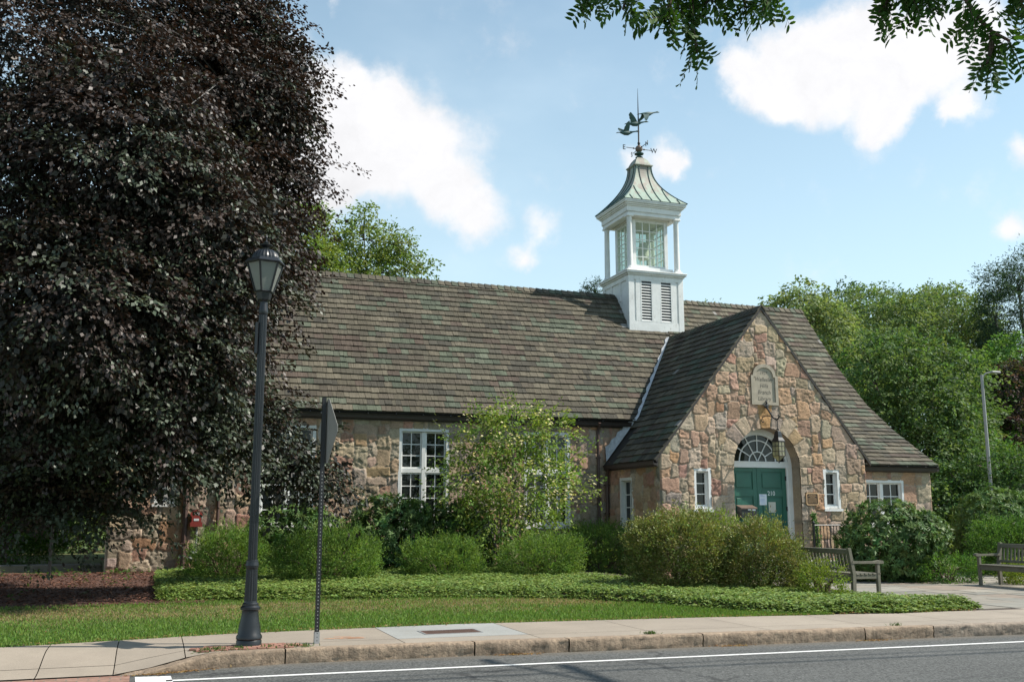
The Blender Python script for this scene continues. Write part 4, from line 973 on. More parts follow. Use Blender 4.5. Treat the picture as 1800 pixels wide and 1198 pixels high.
def goose(ox, oz, yo, sc, lift, ang):
    # flat-sided copper goose flying to the right: body and neck as a tapered tube, two wings as thin curved plates
    mb = MB(); c = Vector((CX + ox, CY + yo, bz + oz)); ca, sa = math.cos(ang), math.sin(ang)
    q = lambda x, y, z: c + Vector(((x * ca - z * sa) * sc, y * sc, (x * sa + z * ca) * sc))
    mb.tube([q(-.30, 0, .0), q(-.22, 0, .0), q(-.10, 0, -.01), q(.04, 0, 0), (q(.14, 0, .03)), q(.24, 0, .06), q(.36, 0, .085), q(.42, 0, .10), q(.46, 0, .095), q(.52, 0, .085)], [x * sc for x in (.012, .04, .075, .085, .055, .028, .022, .032, .024, .004)], 10)
    mb.add([q(-.30, -.05, .0), q(-.20, -.03, .01), q(-.20, .03, .01), q(-.30, .05, 0), q(-.42, .05, -.02), q(-.42, -.05, -.02)], [(0, 1, 2, 3, 4, 5)])
    for s, (tx, tz) in ((-1, lift[0]), (1, lift[1])):
        root0, root1 = q(.06, s * .04, .05), q(-.14, s * .04, .04); n = 6; rows = []
        for i in range(n + 1):
            t = i / n; f = q(.06 + (tx - .06) * t + .03 * math.sin(math.pi * t), s * (.04 + .16 * t), .05 + (tz - .05) * t)
            ch = (.20 * (1 - t) ** .6 + .03) ; b = q(.06 + (tx - .06) * t - ch - .02 * (i % 2), s * (.04 + .14 * t), .05 + (tz - .05) * t - .10 * t * (1 - t) - .02)
            rows.append((f, b))
        for (a, b) in zip(rows[:-1], rows[1:]):
            e = Vector((0, .006, 0)); mb.add([a[0], b[0], b[1], a[1], a[0] + e, b[0] + e, b[1] + e, a[1] + e], [(0, 1, 2, 3), (7, 6, 5, 4), (0, 4, 5, 1), (2, 6, 7, 3)])
    mb.build('goose', 'verd', VANE, smooth=True)
goose(.30, 1.18, -.05, .86, ((-.14, -.30), (-.30, -.26)), .10); goose(-.10, .82, .0, .92, ((-.24, .34), (.0, .22)), .10); goose(-.38, .50, .06, .88, ((.04, .40), (-.20, .26)), .06)
# ---- small fittings that hang on the building
LAN = empty('entrance_lantern', (14.13, 20.53, 3.0), 'black iron lantern with seeded panes hanging from a scrolled bracket above the door', 'lantern')
mb = MB(); mb.lathe([(.001, 0), (.05, .0), (.062, .03), (.05, .06), (.001, .075)], (0, 0, 0), 6); mb.v = [(14.10 + a, 20.95 - c, 4.24 + b) for (a, b, c) in mb.v]
for k in range(5):
    a = 2 * math.pi * k / 5 + .6; mb.tube([(14.10, 20.90, 4.24), (14.10 + .08 * math.cos(a), 20.90, 4.24 + .08 * math.sin(a))], [.022, .008], 6)
mb.tube([(14.10, 20.92, 4.22), (14.105, 20.80, 4.08), (14.115, 20.68, 3.93), (14.125, 20.55, 3.87), (14.13, 20.47, 3.90), (14.13, 20.44, 3.96), (14.13, 20.47, 3.985), (14.13, 20.50, 3.965)], [.022, .022, .02, .02, .018, .016, .014, .012], 8)
mb.tube([(14.11, 20.70, 3.95), (14.0, 20.80, 3.99), (13.94, 20.87, 3.95), (13.92, 20.88, 3.87), (13.95, 20.88, 3.83), (13.99, 20.88, 3.86)], .012, 6)
mb.tube([(14.10, 20.92, 4.36), (14.10, 20.90, 4.31), (14.10, 20.93, 4.22)], [.03, .026, .02], 8); mb.build('bracket', 'iron', LAN, smooth=True)
lx_, ly_ = 14.13, 20.53; mb = MB(); mb.tube([(lx_, ly_, 3.87), (lx_, ly_, 3.62)], .010, 6)
mb.lathe([(.03, 3.62), (.035, 3.645), (.02, 3.66)], (lx_, ly_, 0), 10)
mb.lathe([(.05, 3.60), (.07, 3.585), (.095, 3.49), (.10, 3.44), (.155, 3.36), (.155, 3.345), (.11, 3.345)], (lx_, ly_, 0), 4, rot=R(45) + .25); mb.build('lantern_hood', 'lamp', LAN)
mb = MB(); cr = [(.145, 3.34), (.145, 2.99)]
ang = [R(45) + .25 + R(90) * k for k in range(4)]; rr_ = .150
for k in range(4):
    p = lambda z, r=rr_, a=ang[k]: (lx_ + r * math.cos(a), ly_ + r * math.sin(a), z); a2 = ang[(k + 1) % 4]; p2 = lambda z, r=rr_, a=a2: (lx_ + r * math.cos(a), ly_ + r * math.sin(a), z)
    mb.tube([p(3.34), p(3.0)], .010, 4)
    for z in (3.335, 3.23, 3.11, 3.0): mb.tube([p(z), p2(z)], .007, 4)
    m1 = lambda z: tuple((Vector(p(z)) + Vector(p2(z))) / 2); mb.tube([m1(3.34), m1(3.0)], .006, 4)
    mb.tube([p(3.0), (lx_, ly_, 2.86)], .008, 4)
mb.lathe([(.012, 2.87), (.02, 2.855), (.006, 2.83)], (lx_, ly_, 0), 8); mb.build('lantern_cage', 'iron', LAN)
mb = MB()
for k in range(4):
    a, b = ang[k], ang[(k + 1) % 4]; r = .145; A = lambda z, a_: (lx_ + r * math.cos(a_), ly_ + r * math.sin(a_), z)
    mb.quad(A(3.0, a), A(3.0, b), A(3.34, b), A(3.34, a)); mb.add([A(3.0, a), A(3.0, b), (lx_, ly_, 2.865)], [(0, 1, 2)])
mb.build('pane', 'amber', LAN)
mb = MB(); mb.lathe([(.012, 3.34), (.012, 3.28), (.028, 3.25), (.03, 3.2), (.016, 3.15), (.002, 3.14)], (lx_, ly_, 0), 10); mb.build('bulb', 'soffit', LAN, smooth=True)
PLQ = empty('bronze_plaque', (15.33, 20.95, 1.98), 'small bronze plaque with raised lines of text on the stone right of the door', 'plaque')
w, h, ch = .178, .148, .03; y = 20.94
oct_ = lambda w, h, c: [(-w + c, -h), (w - c, -h), (w, -h + c), (w, h - c), (w - c, h), (-w + c, h), (-w, h - c), (-w, -h + c)]
mb = MB(); o1, o2 = oct_(w, h, ch), oct_(w - .022, h - .022, ch * .8)
vs = [(15.33 + p[0], y, 1.985 + p[1]) for p in o1] + [(15.33 + p[0], y, 1.985 + p[1]) for p in o2] + [(15.33 + p[0], y + .012, 1.985 + p[1]) for p in o2] + [(15.33 + p[0], y + .06, 1.985 + p[1]) for p in o1]
mb.add(vs, [(i, (i + 1) % 8, 8 + (i + 1) % 8, 8 + i) for i in range(8)] + [(8 + i, 8 + (i + 1) % 8, 16 + (i + 1) % 8, 16 + i) for i in range(8)] + [(i, 24 + i, 24 + (i + 1) % 8, (i + 1) % 8) for i in range(8)]); mb.build('rim', 'bronze', PLQ)
mb = MB(); mb.prism(oct_(w - .02, h - .02, ch * .8), (15.33, y + .012, 1.985), X_, Z_, -.02); mb.v = [(a, max(b, y + .008), c) for a, b, c in mb.v]; mb.build('field', 'bronze_dark', PLQ)
mb = MB(); pr = random.Random(2)
for i, wd_ in enumerate((.10, .125, .07, .115, .13, .12, .125, .135)):
    z = 2.082 - i * .0262; x = 15.33 - wd_
    while x < 15.33 + wd_:
        l = pr.uniform(.012, .045); mb.box((x, y + .002, z - .004), (min(x + l, 15.33 + wd_), y + .0125, z + .004)); x += l + .008
mb.build('raised_text', 'bronze', PLQ)
MBX = empty('wall_mailbox', (13.62, 21.3, 1.55), 'black wall mailbox with sloping lid by the green door', 'mailbox')
mb = MB(); mb.prism([(0, 0), (.20, 0), (.20, .24), (.0, .30)], (13.40, 21.31, 1.52), (0, -1, 0), Z_, -.42); mb.v = [(a, b, c) for a, b, c in mb.v]; mb.build('body', 'iron', MBX)
mb = MB(); mb.prism([(-.0, .302), (.215, .242), (.215, .222), (.22, .222), (.222, .25), (.0, .318)], (13.385, 21.31, 1.52), (0, -1, 0), Z_, -.45); mb.build('lid', 'copper_ball', MBX)
mb = MB(); mb.box((13.58, 21.1045, 1.71), (13.67, 21.1095, 1.745)); mb.box((13.70, 21.1045, 1.70), (13.79, 21.1095, 1.74)); mb.build('label_plate', 'digits', MBX)
for (nm, x0, x1, z0, z1, mt, lb) in (('paper_notice', 14.09, 14.30, 1.84, 2.105, 'paper', 'white paper notice with blue lines taped to the green door'), ('paper_notice', 14.345, 14.55, 1.66, 1.915, 'paper_old', 'cream paper notice taped low on the green door')):
    mb = MB(); V = []; 
    for i in range(5):
        for j in range(5): V.append((x0 + (x1 - x0) * i / 4, DY + .054 - .004 * math.sin(i * 1.3 + j), z0 + (z1 - z0) * j / 4))
    e = empty(nm, ((x0 + x1) / 2, DY + .05, z0), lb, 'notice')
    F = [(i * 5 + j, (i + 1) * 5 + j, (i + 1) * 5 + j + 1, i * 5 + j + 1) for i in range(4) for j in range(4)]
    np_mesh('sheet', V, F, mt, e)
    mb = MB(); pr = random.Random(int(x0 * 100))
    for q in range(9):
        z = z1 - .03 - q * .023
        if mt == 'paper' and q in (2, 3, 7): continue
        mb.box((x0 + .025, DY + .0478, z), (x0 + .025 + (x1 - x0 - .05) * pr.uniform(.5, 1), DY + .0486, z + .008))
    mb.build('text_lines', 'ink' if mt == 'paper' else 'soffit', e)
FA = empty('fire_alarm_box', (.94, 23.8, .36), 'red fire alarm box with grey conduit on the stone wall under the copper beech', 'alarm box')
mb = MB(); mb.prism([(-.13, 0), (.13, 0), (.13, .09), (.10, .11), (.10, .22), (.13, .25), (.13, .31), (.0, .38), (-.13, .31), (-.13, .25), (-.10, .22), (-.10, .11), (-.13, .09)], (.94, 23.70, 1.34), X_, Z_, -.14); mb.v = [(a, b + 0.0, c) for a, b, c in mb.v]; mb.build('housing', 'red', FA)
mb = MB(); mb.box((.885, 23.695, 1.47), (.995, 23.70, 1.52)); mb.build('handle_plate', 'digits', FA)
text_mesh('lettering', 'FIRE', .08, (.94, 23.698, 1.60), (R(90), 0, 0), 'digits', FA, .003)
mb = MB(); mb.tube([(.96, 23.80, 1.36), (.96, 23.80, .55), (.97, 23.79, .46), (1.02, 23.77, .40), (1.06, 23.75, .36)], .022, 8); mb.build('conduit', 'conduit', FA, smooth=True)
RAIL = empty('iron_railing', (15.1, 20.1, .52), 'black iron railing with upright bars beside the entrance steps', 'railing')
mb = MB(); mb.tube([(14.72, 20.1, 1.36), (15.62, 20.1, 1.36)], .020, 6); mb.build('rail', 'iron', RAIL); mb = MB(); mb.tube([(14.72, 20.1, .62), (15.62, 20.1, .62)], .014, 6); mb.build('rail', 'iron', RAIL)
for i in range(9): x = 14.80 + i * .092; mb = MB(); mb.tube([(x, 20.1, .62), (x, 20.1, 1.36)], .009, 6); mb.build('baluster', 'iron', RAIL)
for x, z0 in ((14.70, .52), (15.64, .36)): mb = MB(); mb.box((x - .02, 20.08, z0), (x + .02, 20.12, 1.40)); mb.lathe([(.03, 1.40), (.035, 1.43), (.003, 1.47)], (x, 20.1, 0), 8); mb.build('post', 'iron', RAIL)
mb = MB(); mb.tube([(15.64, 20.1, 1.34), (16.26, 20.1, 1.08), (16.36, 20.1, 1.07)], .020, 6); mb.tube([(16.26, 20.1, 1.08), (16.26, 20.1, .15)], .018, 6); mb.build('handrail', 'iron', RAIL)
# ------------------------------------------------------------------ street furniture
LX, LY = 1.105, 11.913
LAMP = empty('street_lamp', (LX, LY, .15), 'tall dark grey fluted street lamp with a six-sided lantern on the kerbside pavement', 'street lamp')
def lp(y, hw): p = at(437 + (1135 - y) * .0437, y, LY); return (hw / 147.0 * (1 + (1135 - y) * .00006), p.z)
mb = MB(); mb.lathe([(r, z) for r, z in [lp(1137, 20.5), lp(1125, 20.5), lp(1123, 19.5), lp(1121, 21), lp(1117, 21), lp(1113, 18.5), lp(1100, 17.5), lp(1085, 14.5), lp(1076, 13.5), lp(1072, 13.5), lp(1070, 16), lp(1066, 16), lp(1063, 13), lp(1060, 13), lp(1058, 11), lp(1055, 10.5)]], (LX, LY, 0), 32); mb.build('base', 'lamp', LAMP, smooth=True)
mb = MB(); mb.lathe([lp(1056, 10.5), lp(1010, 9.6), lp(999, 9.5)], (LX, LY, 0), 32, .1); mb.lathe([lp(999, 9.5), lp(997, 10.5), lp(993, 11), lp(987, 10), lp(984, 9.8), lp(983, 8)], (LX, LY, 0), 32); mb.lathe([lp(983, 7.6), lp(700, 7.0), lp(553, 6.7)], (LX, LY, 0), 32, .12); mb.build('post', 'lamp', LAMP)
mb = MB(); mb.lathe([lp(553, 7), lp(550, 8), lp(546, 7.8), lp(538, 6.6), lp(530, 6.3)], (LX, LY, 0), 24); mb.build('neck', 'lamp', LAMP, smooth=True)
mb = MB(); rt = .13; mb.lathe([lp(531, 7.5), lp(527, 11), lp(515, 13.5), lp(512, 14)], (LX, LY, 0), 6, rot=rt); mb.build('lantern_base', 'lamp', LAMP)
zb, zt_ = at(460, 513, LY).z, at(466, 464, LY).z; rb, rtp = .105, .215
cage, pn = MB(), MB()
for k in range(6):
    a, b = rt + k * math.pi / 3, rt + (k + 1) * math.pi / 3
    p = lambda r, z, t: Vector((LX + r * math.cos(t), LY + r * math.sin(t), z))
    cage.tube([p(rb, zb, a), p(rtp, zt_, a)], .013, 6)
    for (r, z) in ((rb, zb), (rtp, zt_)): cage.tube([p(r, z, a), p(r, z, b)], .010, 6)
    pn.quad(p(rb * .97, zb, a), p(rb * .97, zb, b), p(rtp * .97, zt_, b), p(rtp * .97, zt_, a))
cage.build('lantern_frame', 'lamp', LAMP); pn.build('pane', 'frosted', LAMP)
mb = MB(); mb.lathe([(.21, zt_ - .005), (.24, zt_ - .006), (.245, zt_ + .006), (.20, zt_ + .05), (.17, zt_ + .058)], (LX, LY, 0), 6, rot=rt); mb.build('roof_plate', 'lamp', LAMP)
mb = MB(); mb.lathe([(.155 * math.cos(math.pi / 2 * i / 8) + .012, zt_ + .05 + .135 * math.sin(math.pi / 2 * i / 8)) for i in range(9)], (LX, LY, 0), 48, .05); mb.build('dome', 'lamp', LAMP)
mb = MB(); z = zt_ + .18; mb.lathe([(.025, z), (.03, z + .02), (.075, z + .045), (.077, z + .055), (.03, z + .07), (.035, z + .085), (.012, z + .1), (.006, z + .13), (.014, z + .15), (.003, z + .19)], (LX, LY, 0), 20); mb.build('finial', 'lamp', LAMP, smooth=True)
mb = MB(); z = at(455, 590, LY).z; mb.bbox((LX - .085, LY - .04, z - .22), (LX - .05, LY + .03, z + .16), .008); mb.build('control_box', 'lamp', LAMP)
SX, SY = 1.86, 11.91
SIGN = empty('road_sign', (SX, SY, .15), 'diamond road sign seen from its grey back on a dark perforated post', 'road sign')
mb = MB(); w = .024
H0, H1 = .15, 2.98
# square tube post with open holes shown as recessed dots on two faces
mb.box((SX - w, SY - w, H0 + .10), (SX + w, SY + w, H1)); pst = mb.build('post', 'post', SIGN)
mb = MB(); mb.box((SX - w - .006, SY - w - .006, H0 - .02), (SX + w + .006, SY + w + .006, H0 + .13)); sl = mb.build('anchor_sleeve', 'sleeve', SIGN)
dn = Vector((-.14, .99, 0)).normalized(); sn = Vector((-.99, -.14, 0)).normalized(); sc = Vector((SX, SY, 2.58)) - sn * (w + .012) - dn * .10 * 0
hd = .415; c = .035
dia = [(-hd + c, -c), (-c, -hd + c), (c, -hd + c), (hd - c, -c), (hd - c, c), (c, hd - c), (-c, hd - c), (-hd + c, c)]
sc = sc - dn * .05
mb = MB(); mb.prism(dia, sc, dn, Z_, .004); mb.build('sign_panel', 'signback', SIGN)
mb = MB(); mb.prism([(p[0] * .965, p[1] * .965) for p in dia], sc + sn * -.0055, dn, Z_, .002); mb.build('sign_face', 'yellow', SIGN)
for z in (2.35, 2.8):
    mb = MB(); mb.tube([Vector((SX, SY, z)) - sn * (w + .02), Vector((SX, SY, z)) + sn * (w + .015)], .008, 6); mb.build('bolt', 'galv', SIGN)
GR = empty('utility_cover', (3.63, 12.51, .152), 'rusty iron utility cover set flush in the pale pavement slab', 'utility cover')
mb = MB(); q = [(3.28, 12.33), (3.98, 12.345), (3.975, 12.70), (3.275, 12.685)]; mb.add([(x, y, .1525) for x, y in q] + [(x, y, .12) for x, y in q], [(0, 1, 2, 3), (0, 4, 5, 1), (1, 5, 6, 2), (2, 6, 7, 3), (3, 7, 4, 0)])
mb.build('plate', 'grate', GR); mb = MB()
for i in range(22):
    for j in range(11): x, y = 3.31 + i * .030, 12.365 + j * .030; mb.box((x, y, .1526), (x + .017, y + .017, .156))
mb.build('tread_pattern', 'grate', GR)
FR = MB()
for (a, b) in (((3.255, 12.305), (4.0, 12.322)), ((3.25, 12.70), (4.0, 12.725)), ((3.252, 12.325), (3.272, 12.70)), ((3.985, 12.325), (4.005, 12.70))): FR.box((a[0], a[1], .13), (b[0], b[1], .1555))
FR.build('frame', 'galv', GR)
# ---- teak benches
def bench(loc, rz, L, label):
    b = empty('park_bench', loc, label, 'bench', 'teak benches along the flagstone path', rz)
    # local: length along +x from 0, back at y=0, seat towards -y
    def part(nm, fn): m_ = MB(); fn(m_); return m_.build(nm, 'teak', b, world=False)
    for x in (0, L - .065):
        part('rear_leg', lambda m_: m_.add([(x + dx, y, z) for dx in (0, .065) for (y, z) in ((-.02, 0), (.05, 0), (.03, .42), (.105, .88), (.045, .88), (-.035, .42))], [(0, 1, 2, 5), (5, 2, 3, 4), (6, 11, 8, 7), (11, 10, 9, 8), (0, 6, 7, 1), (1, 7, 8, 2), (2, 8, 9, 3), (3, 9, 10, 4), (4, 10, 11, 5), (5, 11, 6, 0)]))
        part('front_leg', lambda m_: m_.bbox((x, -.56, 0), (x + .065, -.495, .60), .008))
        def arm(m_):
            pr_ = [(-.63, .60), (-.64, .63), (-.62, .655), (-.57, .66), (-.45, .645), (-.25, .645), (.03, .655), (.04, .61), (-.25, .605), (-.45, .605), (-.55, .60)]
            m_.prism([(p[0], p[1]) for p in pr_], (x - .008, 0, 0), Y_, Z_, .081)
        part('armrest', arm)
        part('side_rail', lambda m_: m_.bbox((x + .012, -.50, .34), (x + .053, -.03, .41), .006))
    part('front_rail', lambda m_: m_.bbox((.065, -.545, .32), (L - .065, -.51, .41), .006))
    part('rear_rail', lambda m_: m_.bbox((.065, -.02, .33), (L - .065, .015, .41), .006))
    for i in range(6): y = -.565 + i * .09; part('seat_slat', lambda m_: m_.bbox((.0, y, .412), (L, y + .072, .436), .005))
    tilt = Matrix.Translation((0, .0, .44)) @ Matrix.Rotation(R(-9.3), 4, 'X')
    part('top_rail', lambda m_: m_.bbox((.065, -.018, .335), (L - .065, .024, .425), .008, tilt)); part('bottom_rail', lambda m_: m_.bbox((.065, -.018, .03), (L - .065, .02, .085), .006, tilt))
    n = int((L - .2) / .095)
    for i in range(n): x = .13 + (L - .26 - .04) * i / (n - 1); part('back_slat', lambda m_: m_.bbox((x, -.008, .085), (x + .042, .012, .335), .004, tilt))
    return b
bench((11.72, 14.92, .145), R(90), 1.75, 'weathered teak bench seen from behind, its back half hidden by a brown-green shrub')
bench((17.0, 16.95, .145), R(-90), 1.75, 'weathered teak bench facing the path, cut by the right picture edge')
# bench() keeps its back at local y = 0; the two face each other across the path
# ---- far street light, low wall, post, wires
FP = empty('far_light_pole', (28.05, 28, 0), 'pale slender street light pole standing among the trees on the right', 'light pole')
mb = MB(); mb.tube([(28.05, 28, -.05), (28.05, 28, 6.6)], [.075, .05], 8); mb.build('pole', 'slatwood', FP)
mb = MB(); mb.tube([(28.05, 28, 6.5), (28.2, 27.95, 6.66), (28.45, 27.85, 6.7)], .025, 6); mb.bbox((28.35, 27.78, 6.66), (28.75, 27.94, 6.74), .02); mb.build('light_arm', 'slatwood', FP)
mb = MB(); mb.bbox((-14, 24.6, .2), (-1.0, 24.9, .52), .02); M['oldwall'] = plain('weathered wall stone', (.17, .16, .14), .9, .2, 5, bumpd=.01)
tag(mb.build('low_wall', 'oldwall'), 'low grey stone wall at the back of the mulch bed', 'wall')
mb = MB(); mb.bbox((-1.98, 23.2, .2), (-1.92, 23.26, 1.45), .006); mb.lathe([(.03, 1.45), (.045, 1.475), (.01, 1.52)], (-1.95, 23.23, 0), 8); tag(mb.build('garden_post', 'iron'), 'thin black post standing in the mulch below the copper beech', 'post')
def wire_y(X): return 6.85 - .05 * (X - 11.6)
for (px, py, lb) in ((13.6, 4.6, 'wooden utility pole with a street light arm beside the road outside the picture'), (-18.5, 5.0, 'wooden utility pole on the near side of the road far to the left'), (45.0, 2.4, 'wooden utility pole on the near side of the road far to the right')):
    e = empty('utility_pole', (px, py, 0), lb, 'utility pole', 'utility poles on the near side of the road')
    mb = MB(); mb.tube([(px, py, -.1), (px, py, 11.4)], [.16, .11], 10); mb.build('pole', 'bark', e)
    mb = MB(); mb.bbox((px - .05, py - .4, 10.52), (px + .05, wire_y(px) + .5, 10.64), .01); mb.build('crossarm', 'bark', e)
    if px == 13.6:
        mb = MB(); mb.tube([(px, py, 9.6), (13.3, 5.5, 9.95), (12.9, 6.6, 10.05), (12.45, 7.9, 10.0)], .032, 6); mb.bbox((12.37, 7.7, 9.96), (12.5, 8.1, 10.04), .02); mb.build('light_arm', 'galv', e)
for (dy, z, r, sag, lb) in ((0, 10.48, .030, .3, 'thick black utility wire running above the road'), (.30, 10.48, .018, .55, 'thinner black utility wire sagging above the road')):
    e = empty('utility_wire', (4, 6, z), lb, 'wire'); pts = []
    for (a, b) in ((-18.5, 13.6), (13.6, 45)):
        for i in range(31): t = i / 30; X = a + (b - a) * t; pts.append((X, wire_y(X) + dy, z - sag * 4 * t * (1 - t)))
    mb = MB(); mb.tube(pts, r, 6); mb.build('cable', 'iron', e)

# ------------------------------------------------------------------ vegetation
def unit(v): return v / np.maximum(np.linalg.norm(v, axis=1, keepdims=True), 1e-9)
def leaves(name, pos, d, n, L, Wd, col, mat, parent, hexa=False):
    d = unit(d); s = unit(np.cross(d, n)); n = np.cross(s, d); L = np.asarray(L).reshape(-1, 1) * np.ones((len(pos), 1)); Wd = np.asarray(Wd).reshape(-1, 1) * np.ones((len(pos), 1)); N = len(pos)
    if hexa:
        V = np.stack([pos, pos + d * L * .28 + s * Wd * .42 + n * L * .03, pos + d * L * .68 + s * Wd * .40 + n * L * .03, pos + d * L - n * L * .06, pos + d * L * .68 - s * Wd * .40 + n * L * .03, pos + d * L * .28 - s * Wd * .42 + n * L * .03], 1)
    else:
        V = np.stack([pos, pos + d * L * .48 + s * Wd * .5 + n * L * .06, pos + d * L - n * L * .05, pos + d * L * .48 - s * Wd * .5 + n * L * .06], 1)
    k = V.shape[1]; F = np.arange(N * k).reshape(N, k)
    return np_mesh(name, V.reshape(-1, 3), F, mat, parent, col=np.repeat(col, k, axis=0))
def lobe_anchors(lobes, n, rng, inner=.55, gap=0, zmin=-9, keep=None):
    lobes = np.array(lobes, float); area = (lobes[:, 3] * lobes[:, 4] + lobes[:, 3] * lobes[:, 5] + lobes[:, 4] * lobes[:, 5]); pk = rng.choice(len(lobes), n * 3, p=area / area.sum())
    l = lobes[pk]; v = unit(rng.normal(size=(n * 3, 3))); r = 1 - (1 - inner) * rng.random(n * 3) ** 1.7
    p = l[:, :3] + v * l[:, 3:] * r[:, None]; out = unit(v / l[:, 3:])
    dmin = np.full(len(p), 9.0)
    for i, q in enumerate(lobes): dd = np.linalg.norm((p - q[:3]) / q[3:], axis=1); dd[pk == i] = 9; dmin = np.minimum(dmin, dd)
    ok = (dmin > .72) | (rng.random(len(p)) < .12); ok &= p[:, 2] > zmin
    if gap: ok &= fbm(p, .9, 2, 17) > -gap
    if keep is not None: ok &= keep(p)
    p, out = p[ok][:n], out[ok][:n]
    return p, out
def spray_leaves(p, out, K, rng, length, droop, lat, jit, up=.5, outw=.3, rnd=.5, leafdroop=.25):
    N = len(p); t = rng.random((N, K, 1)) ** .8; o = out[:, None]; 
    side = unit(np.cross(out, np.tile((0, 0, 1.0), (N, 1))) + 1e-6)[:, None]; u = rng.choice([-1.0, 1.0], (N, K, 1)) * rng.random((N, K, 1)) ** .7
    ln = length * rng.uniform(.6, 1.3, (N, 1, 1))
    pos = p[:, None] + o * ln * t + side * lat * u * (1.1 - .6 * t) + np.array((0, 0, -1.0)) * droop * ln * t ** 2 + rng.normal(0, jit, (N, K, 3))
    d = o * .7 + side * u * .8 + np.array((0, 0, -1.0)) * (leafdroop + droop * t * .8) + rng.normal(0, .35, (N, K, 3))
    n = np.array((0, 0, 1.0)) * up + o * outw + rng.normal(0, rnd, (N, K, 3))
    sid = np.repeat(np.arange(N), K)
    return pos.reshape(-1, 3), d.reshape(-1, 3), n.reshape(-1, 3), sid
def tint(base, sid, rng, s1=.18, s2=.18, hue=.08, gain=1.9):
    base = np.atleast_2d(base) * gain; N = sid.max() + 1; pick = rng.integers(0, len(base), N)
    c = base[pick] * rng.uniform(1 - s1, 1 + s1, (N, 1)) * (1 + rng.normal(0, hue, (N, 3)) * np.array((1, .5, .6)))
    return np.clip(c[sid] * rng.uniform(1 - s2, 1 + s2, (len(sid), 1)), .004, 1)
def wood(parent, base, lobes, r0, mat, rng, twigs=None, fork=.35, name='trunk', nlimb=8, twig_r=.012):
    mb = MB(); base = Vector(base); cen = Vector(tuple(np.mean([l[:3] for l in lobes], axis=0))); fk = base.lerp(Vector((base.x * .75 + cen.x * .25, base.y * .75 + cen.y * .25, cen.z)), fork)
    mid = base.lerp(fk, .5) + Vector((rng.normal(0, .06), rng.normal(0, .06), 0)); mb.tube([base + Vector((0, 0, -.1)), base + Vector((0, 0, .25)), mid, fk], [r0 * 1.5, r0 * 1.1, r0 * .95, r0 * .8], 10)
    ends = []
    for l in list(lobes)[:nlimb]:
        c = Vector(l[:3]); c2 = c + Vector((0, 0, l[5] * .3)); m1 = fk.lerp(c, .5) + Vector((rng.normal(0, .15), rng.normal(0, .15), .15 * (c - fk).length * .5))
        mb.tube([fk - Vector((0, 0, .1)), m1, c, c2], [r0 * .55, r0 * .35, r0 * .18, r0 * .08], 7, False); ends.append(c); ends.append(m1)
    if twigs is not None:
        for q in twigs:
            q = Vector(q); e = min(ends, key=lambda x: (x - q).length); m_ = e.lerp(q, .5) + Vector((0, 0, .1 * (q - e).length)); mb.tube([e, m_, q], [twig_r * 2, twig_r * 1.4, twig_r * .6], 4, False)
    return mb.build(name, mat, parent, smooth=True)
def tree(name, label, base, lobes, n, K, L, Wd, cols, seed, r0=.2, mat='leaf', length=.6, droop=.3, lat=.18, jit=.05, inner=.5, gap=0, bark='bark', group=None, up=.5, outw=.35, rnd=.5, ntw=50, hexa=False, keep=None, cat='tree', trunk='trunk', crown='crown', fork=.35, twig_r=.014, hue=.08):
    rng = np.random.default_rng(seed); e = empty(name, base, label, cat, group)
    p, o = lobe_anchors(lobes, n, rng, inner, gap, base[2] + .05, keep)
    o2 = unit(o + rng.normal(0, .35, o.shape) + np.array((0, 0, .15)))
    pos, d, nn, sid = spray_leaves(p, o2, K, rng, length, droop, lat, jit, up, outw, rnd)
    leaves(crown, pos, d, nn, L * rng.uniform(.7, 1.2, len(pos)), Wd * rng.uniform(.75, 1.2, len(pos)), tint(cols, sid, rng, hue=hue), mat, e, hexa)
    tw = p[rng.choice(len(p), min(ntw, len(p)), replace=False)] if ntw else None
    wood(e, base, sorted(lobes, key=lambda q: -q[3]), r0, bark, rng, tw, fork, trunk, twig_r=twig_r); return e
# copper beech
rngB = np.random.default_rng(5)
bl = [(-3.6, 19.3, 8.3, 5.2, 4.5, 6.3)]
for (x, y, Y, r) in ((405, 40, 19, .9), (452, 110, 19, .85), (470, 215, 19, .7), (420, 180, 18.5, 1.1), (455, 320, 19, .9), (430, 420, 18.6, 1.0), (478, 470, 19.3, .5), (500, 180, 19.2, .42), (520, 290, 19.2, .38), (505, 370, 19.2, .36), (440, 15, 19.2, .5), (515, 110, 19.3, .3), (395, 560, 18.2, .8), (345, 650, 18, 1.0), (400, 735, 18.3, .85), (480, 795, 18.8, .5), (535, 810, 19, .45), (290, 720, 17.6, 1.15), (180, 770, 17.2, 1.2), (60, 790, 17, 1.2), (245, 905, 18.3, .38), (190, 880, 18, .6), (90, 890, 18, .6), (10, 880, 18.4, .6), (330, 400, 16.3, 1.4), (200, 250, 15.8, 1.5), (120, 520, 15.6, 1.5), (280, 600, 16.4, 1.3), (580, 845, 19.2, .22)):
    p = at(x, y, Y); bl.append((p.x, p.y, p.z, r, r, r * .85))
BEECH = empty('copper_beech', (-3.4, 20.2, zg(-3.4, 20.2)), 'huge dark copper beech with drooping purple-green leaves filling the left side', 'tree')
kp = lambda q: (q[:, 0] > -8.2) & ((q[:, 2] > 2.3) | (q[:, 1] > 17.4))
lowmix = lambda z: .12 + .6 * np.clip((7.8 - z) / 5, 0, 1)
CG, CP = np.array((.048, .062, .038)), np.array((.046, .033, .027))
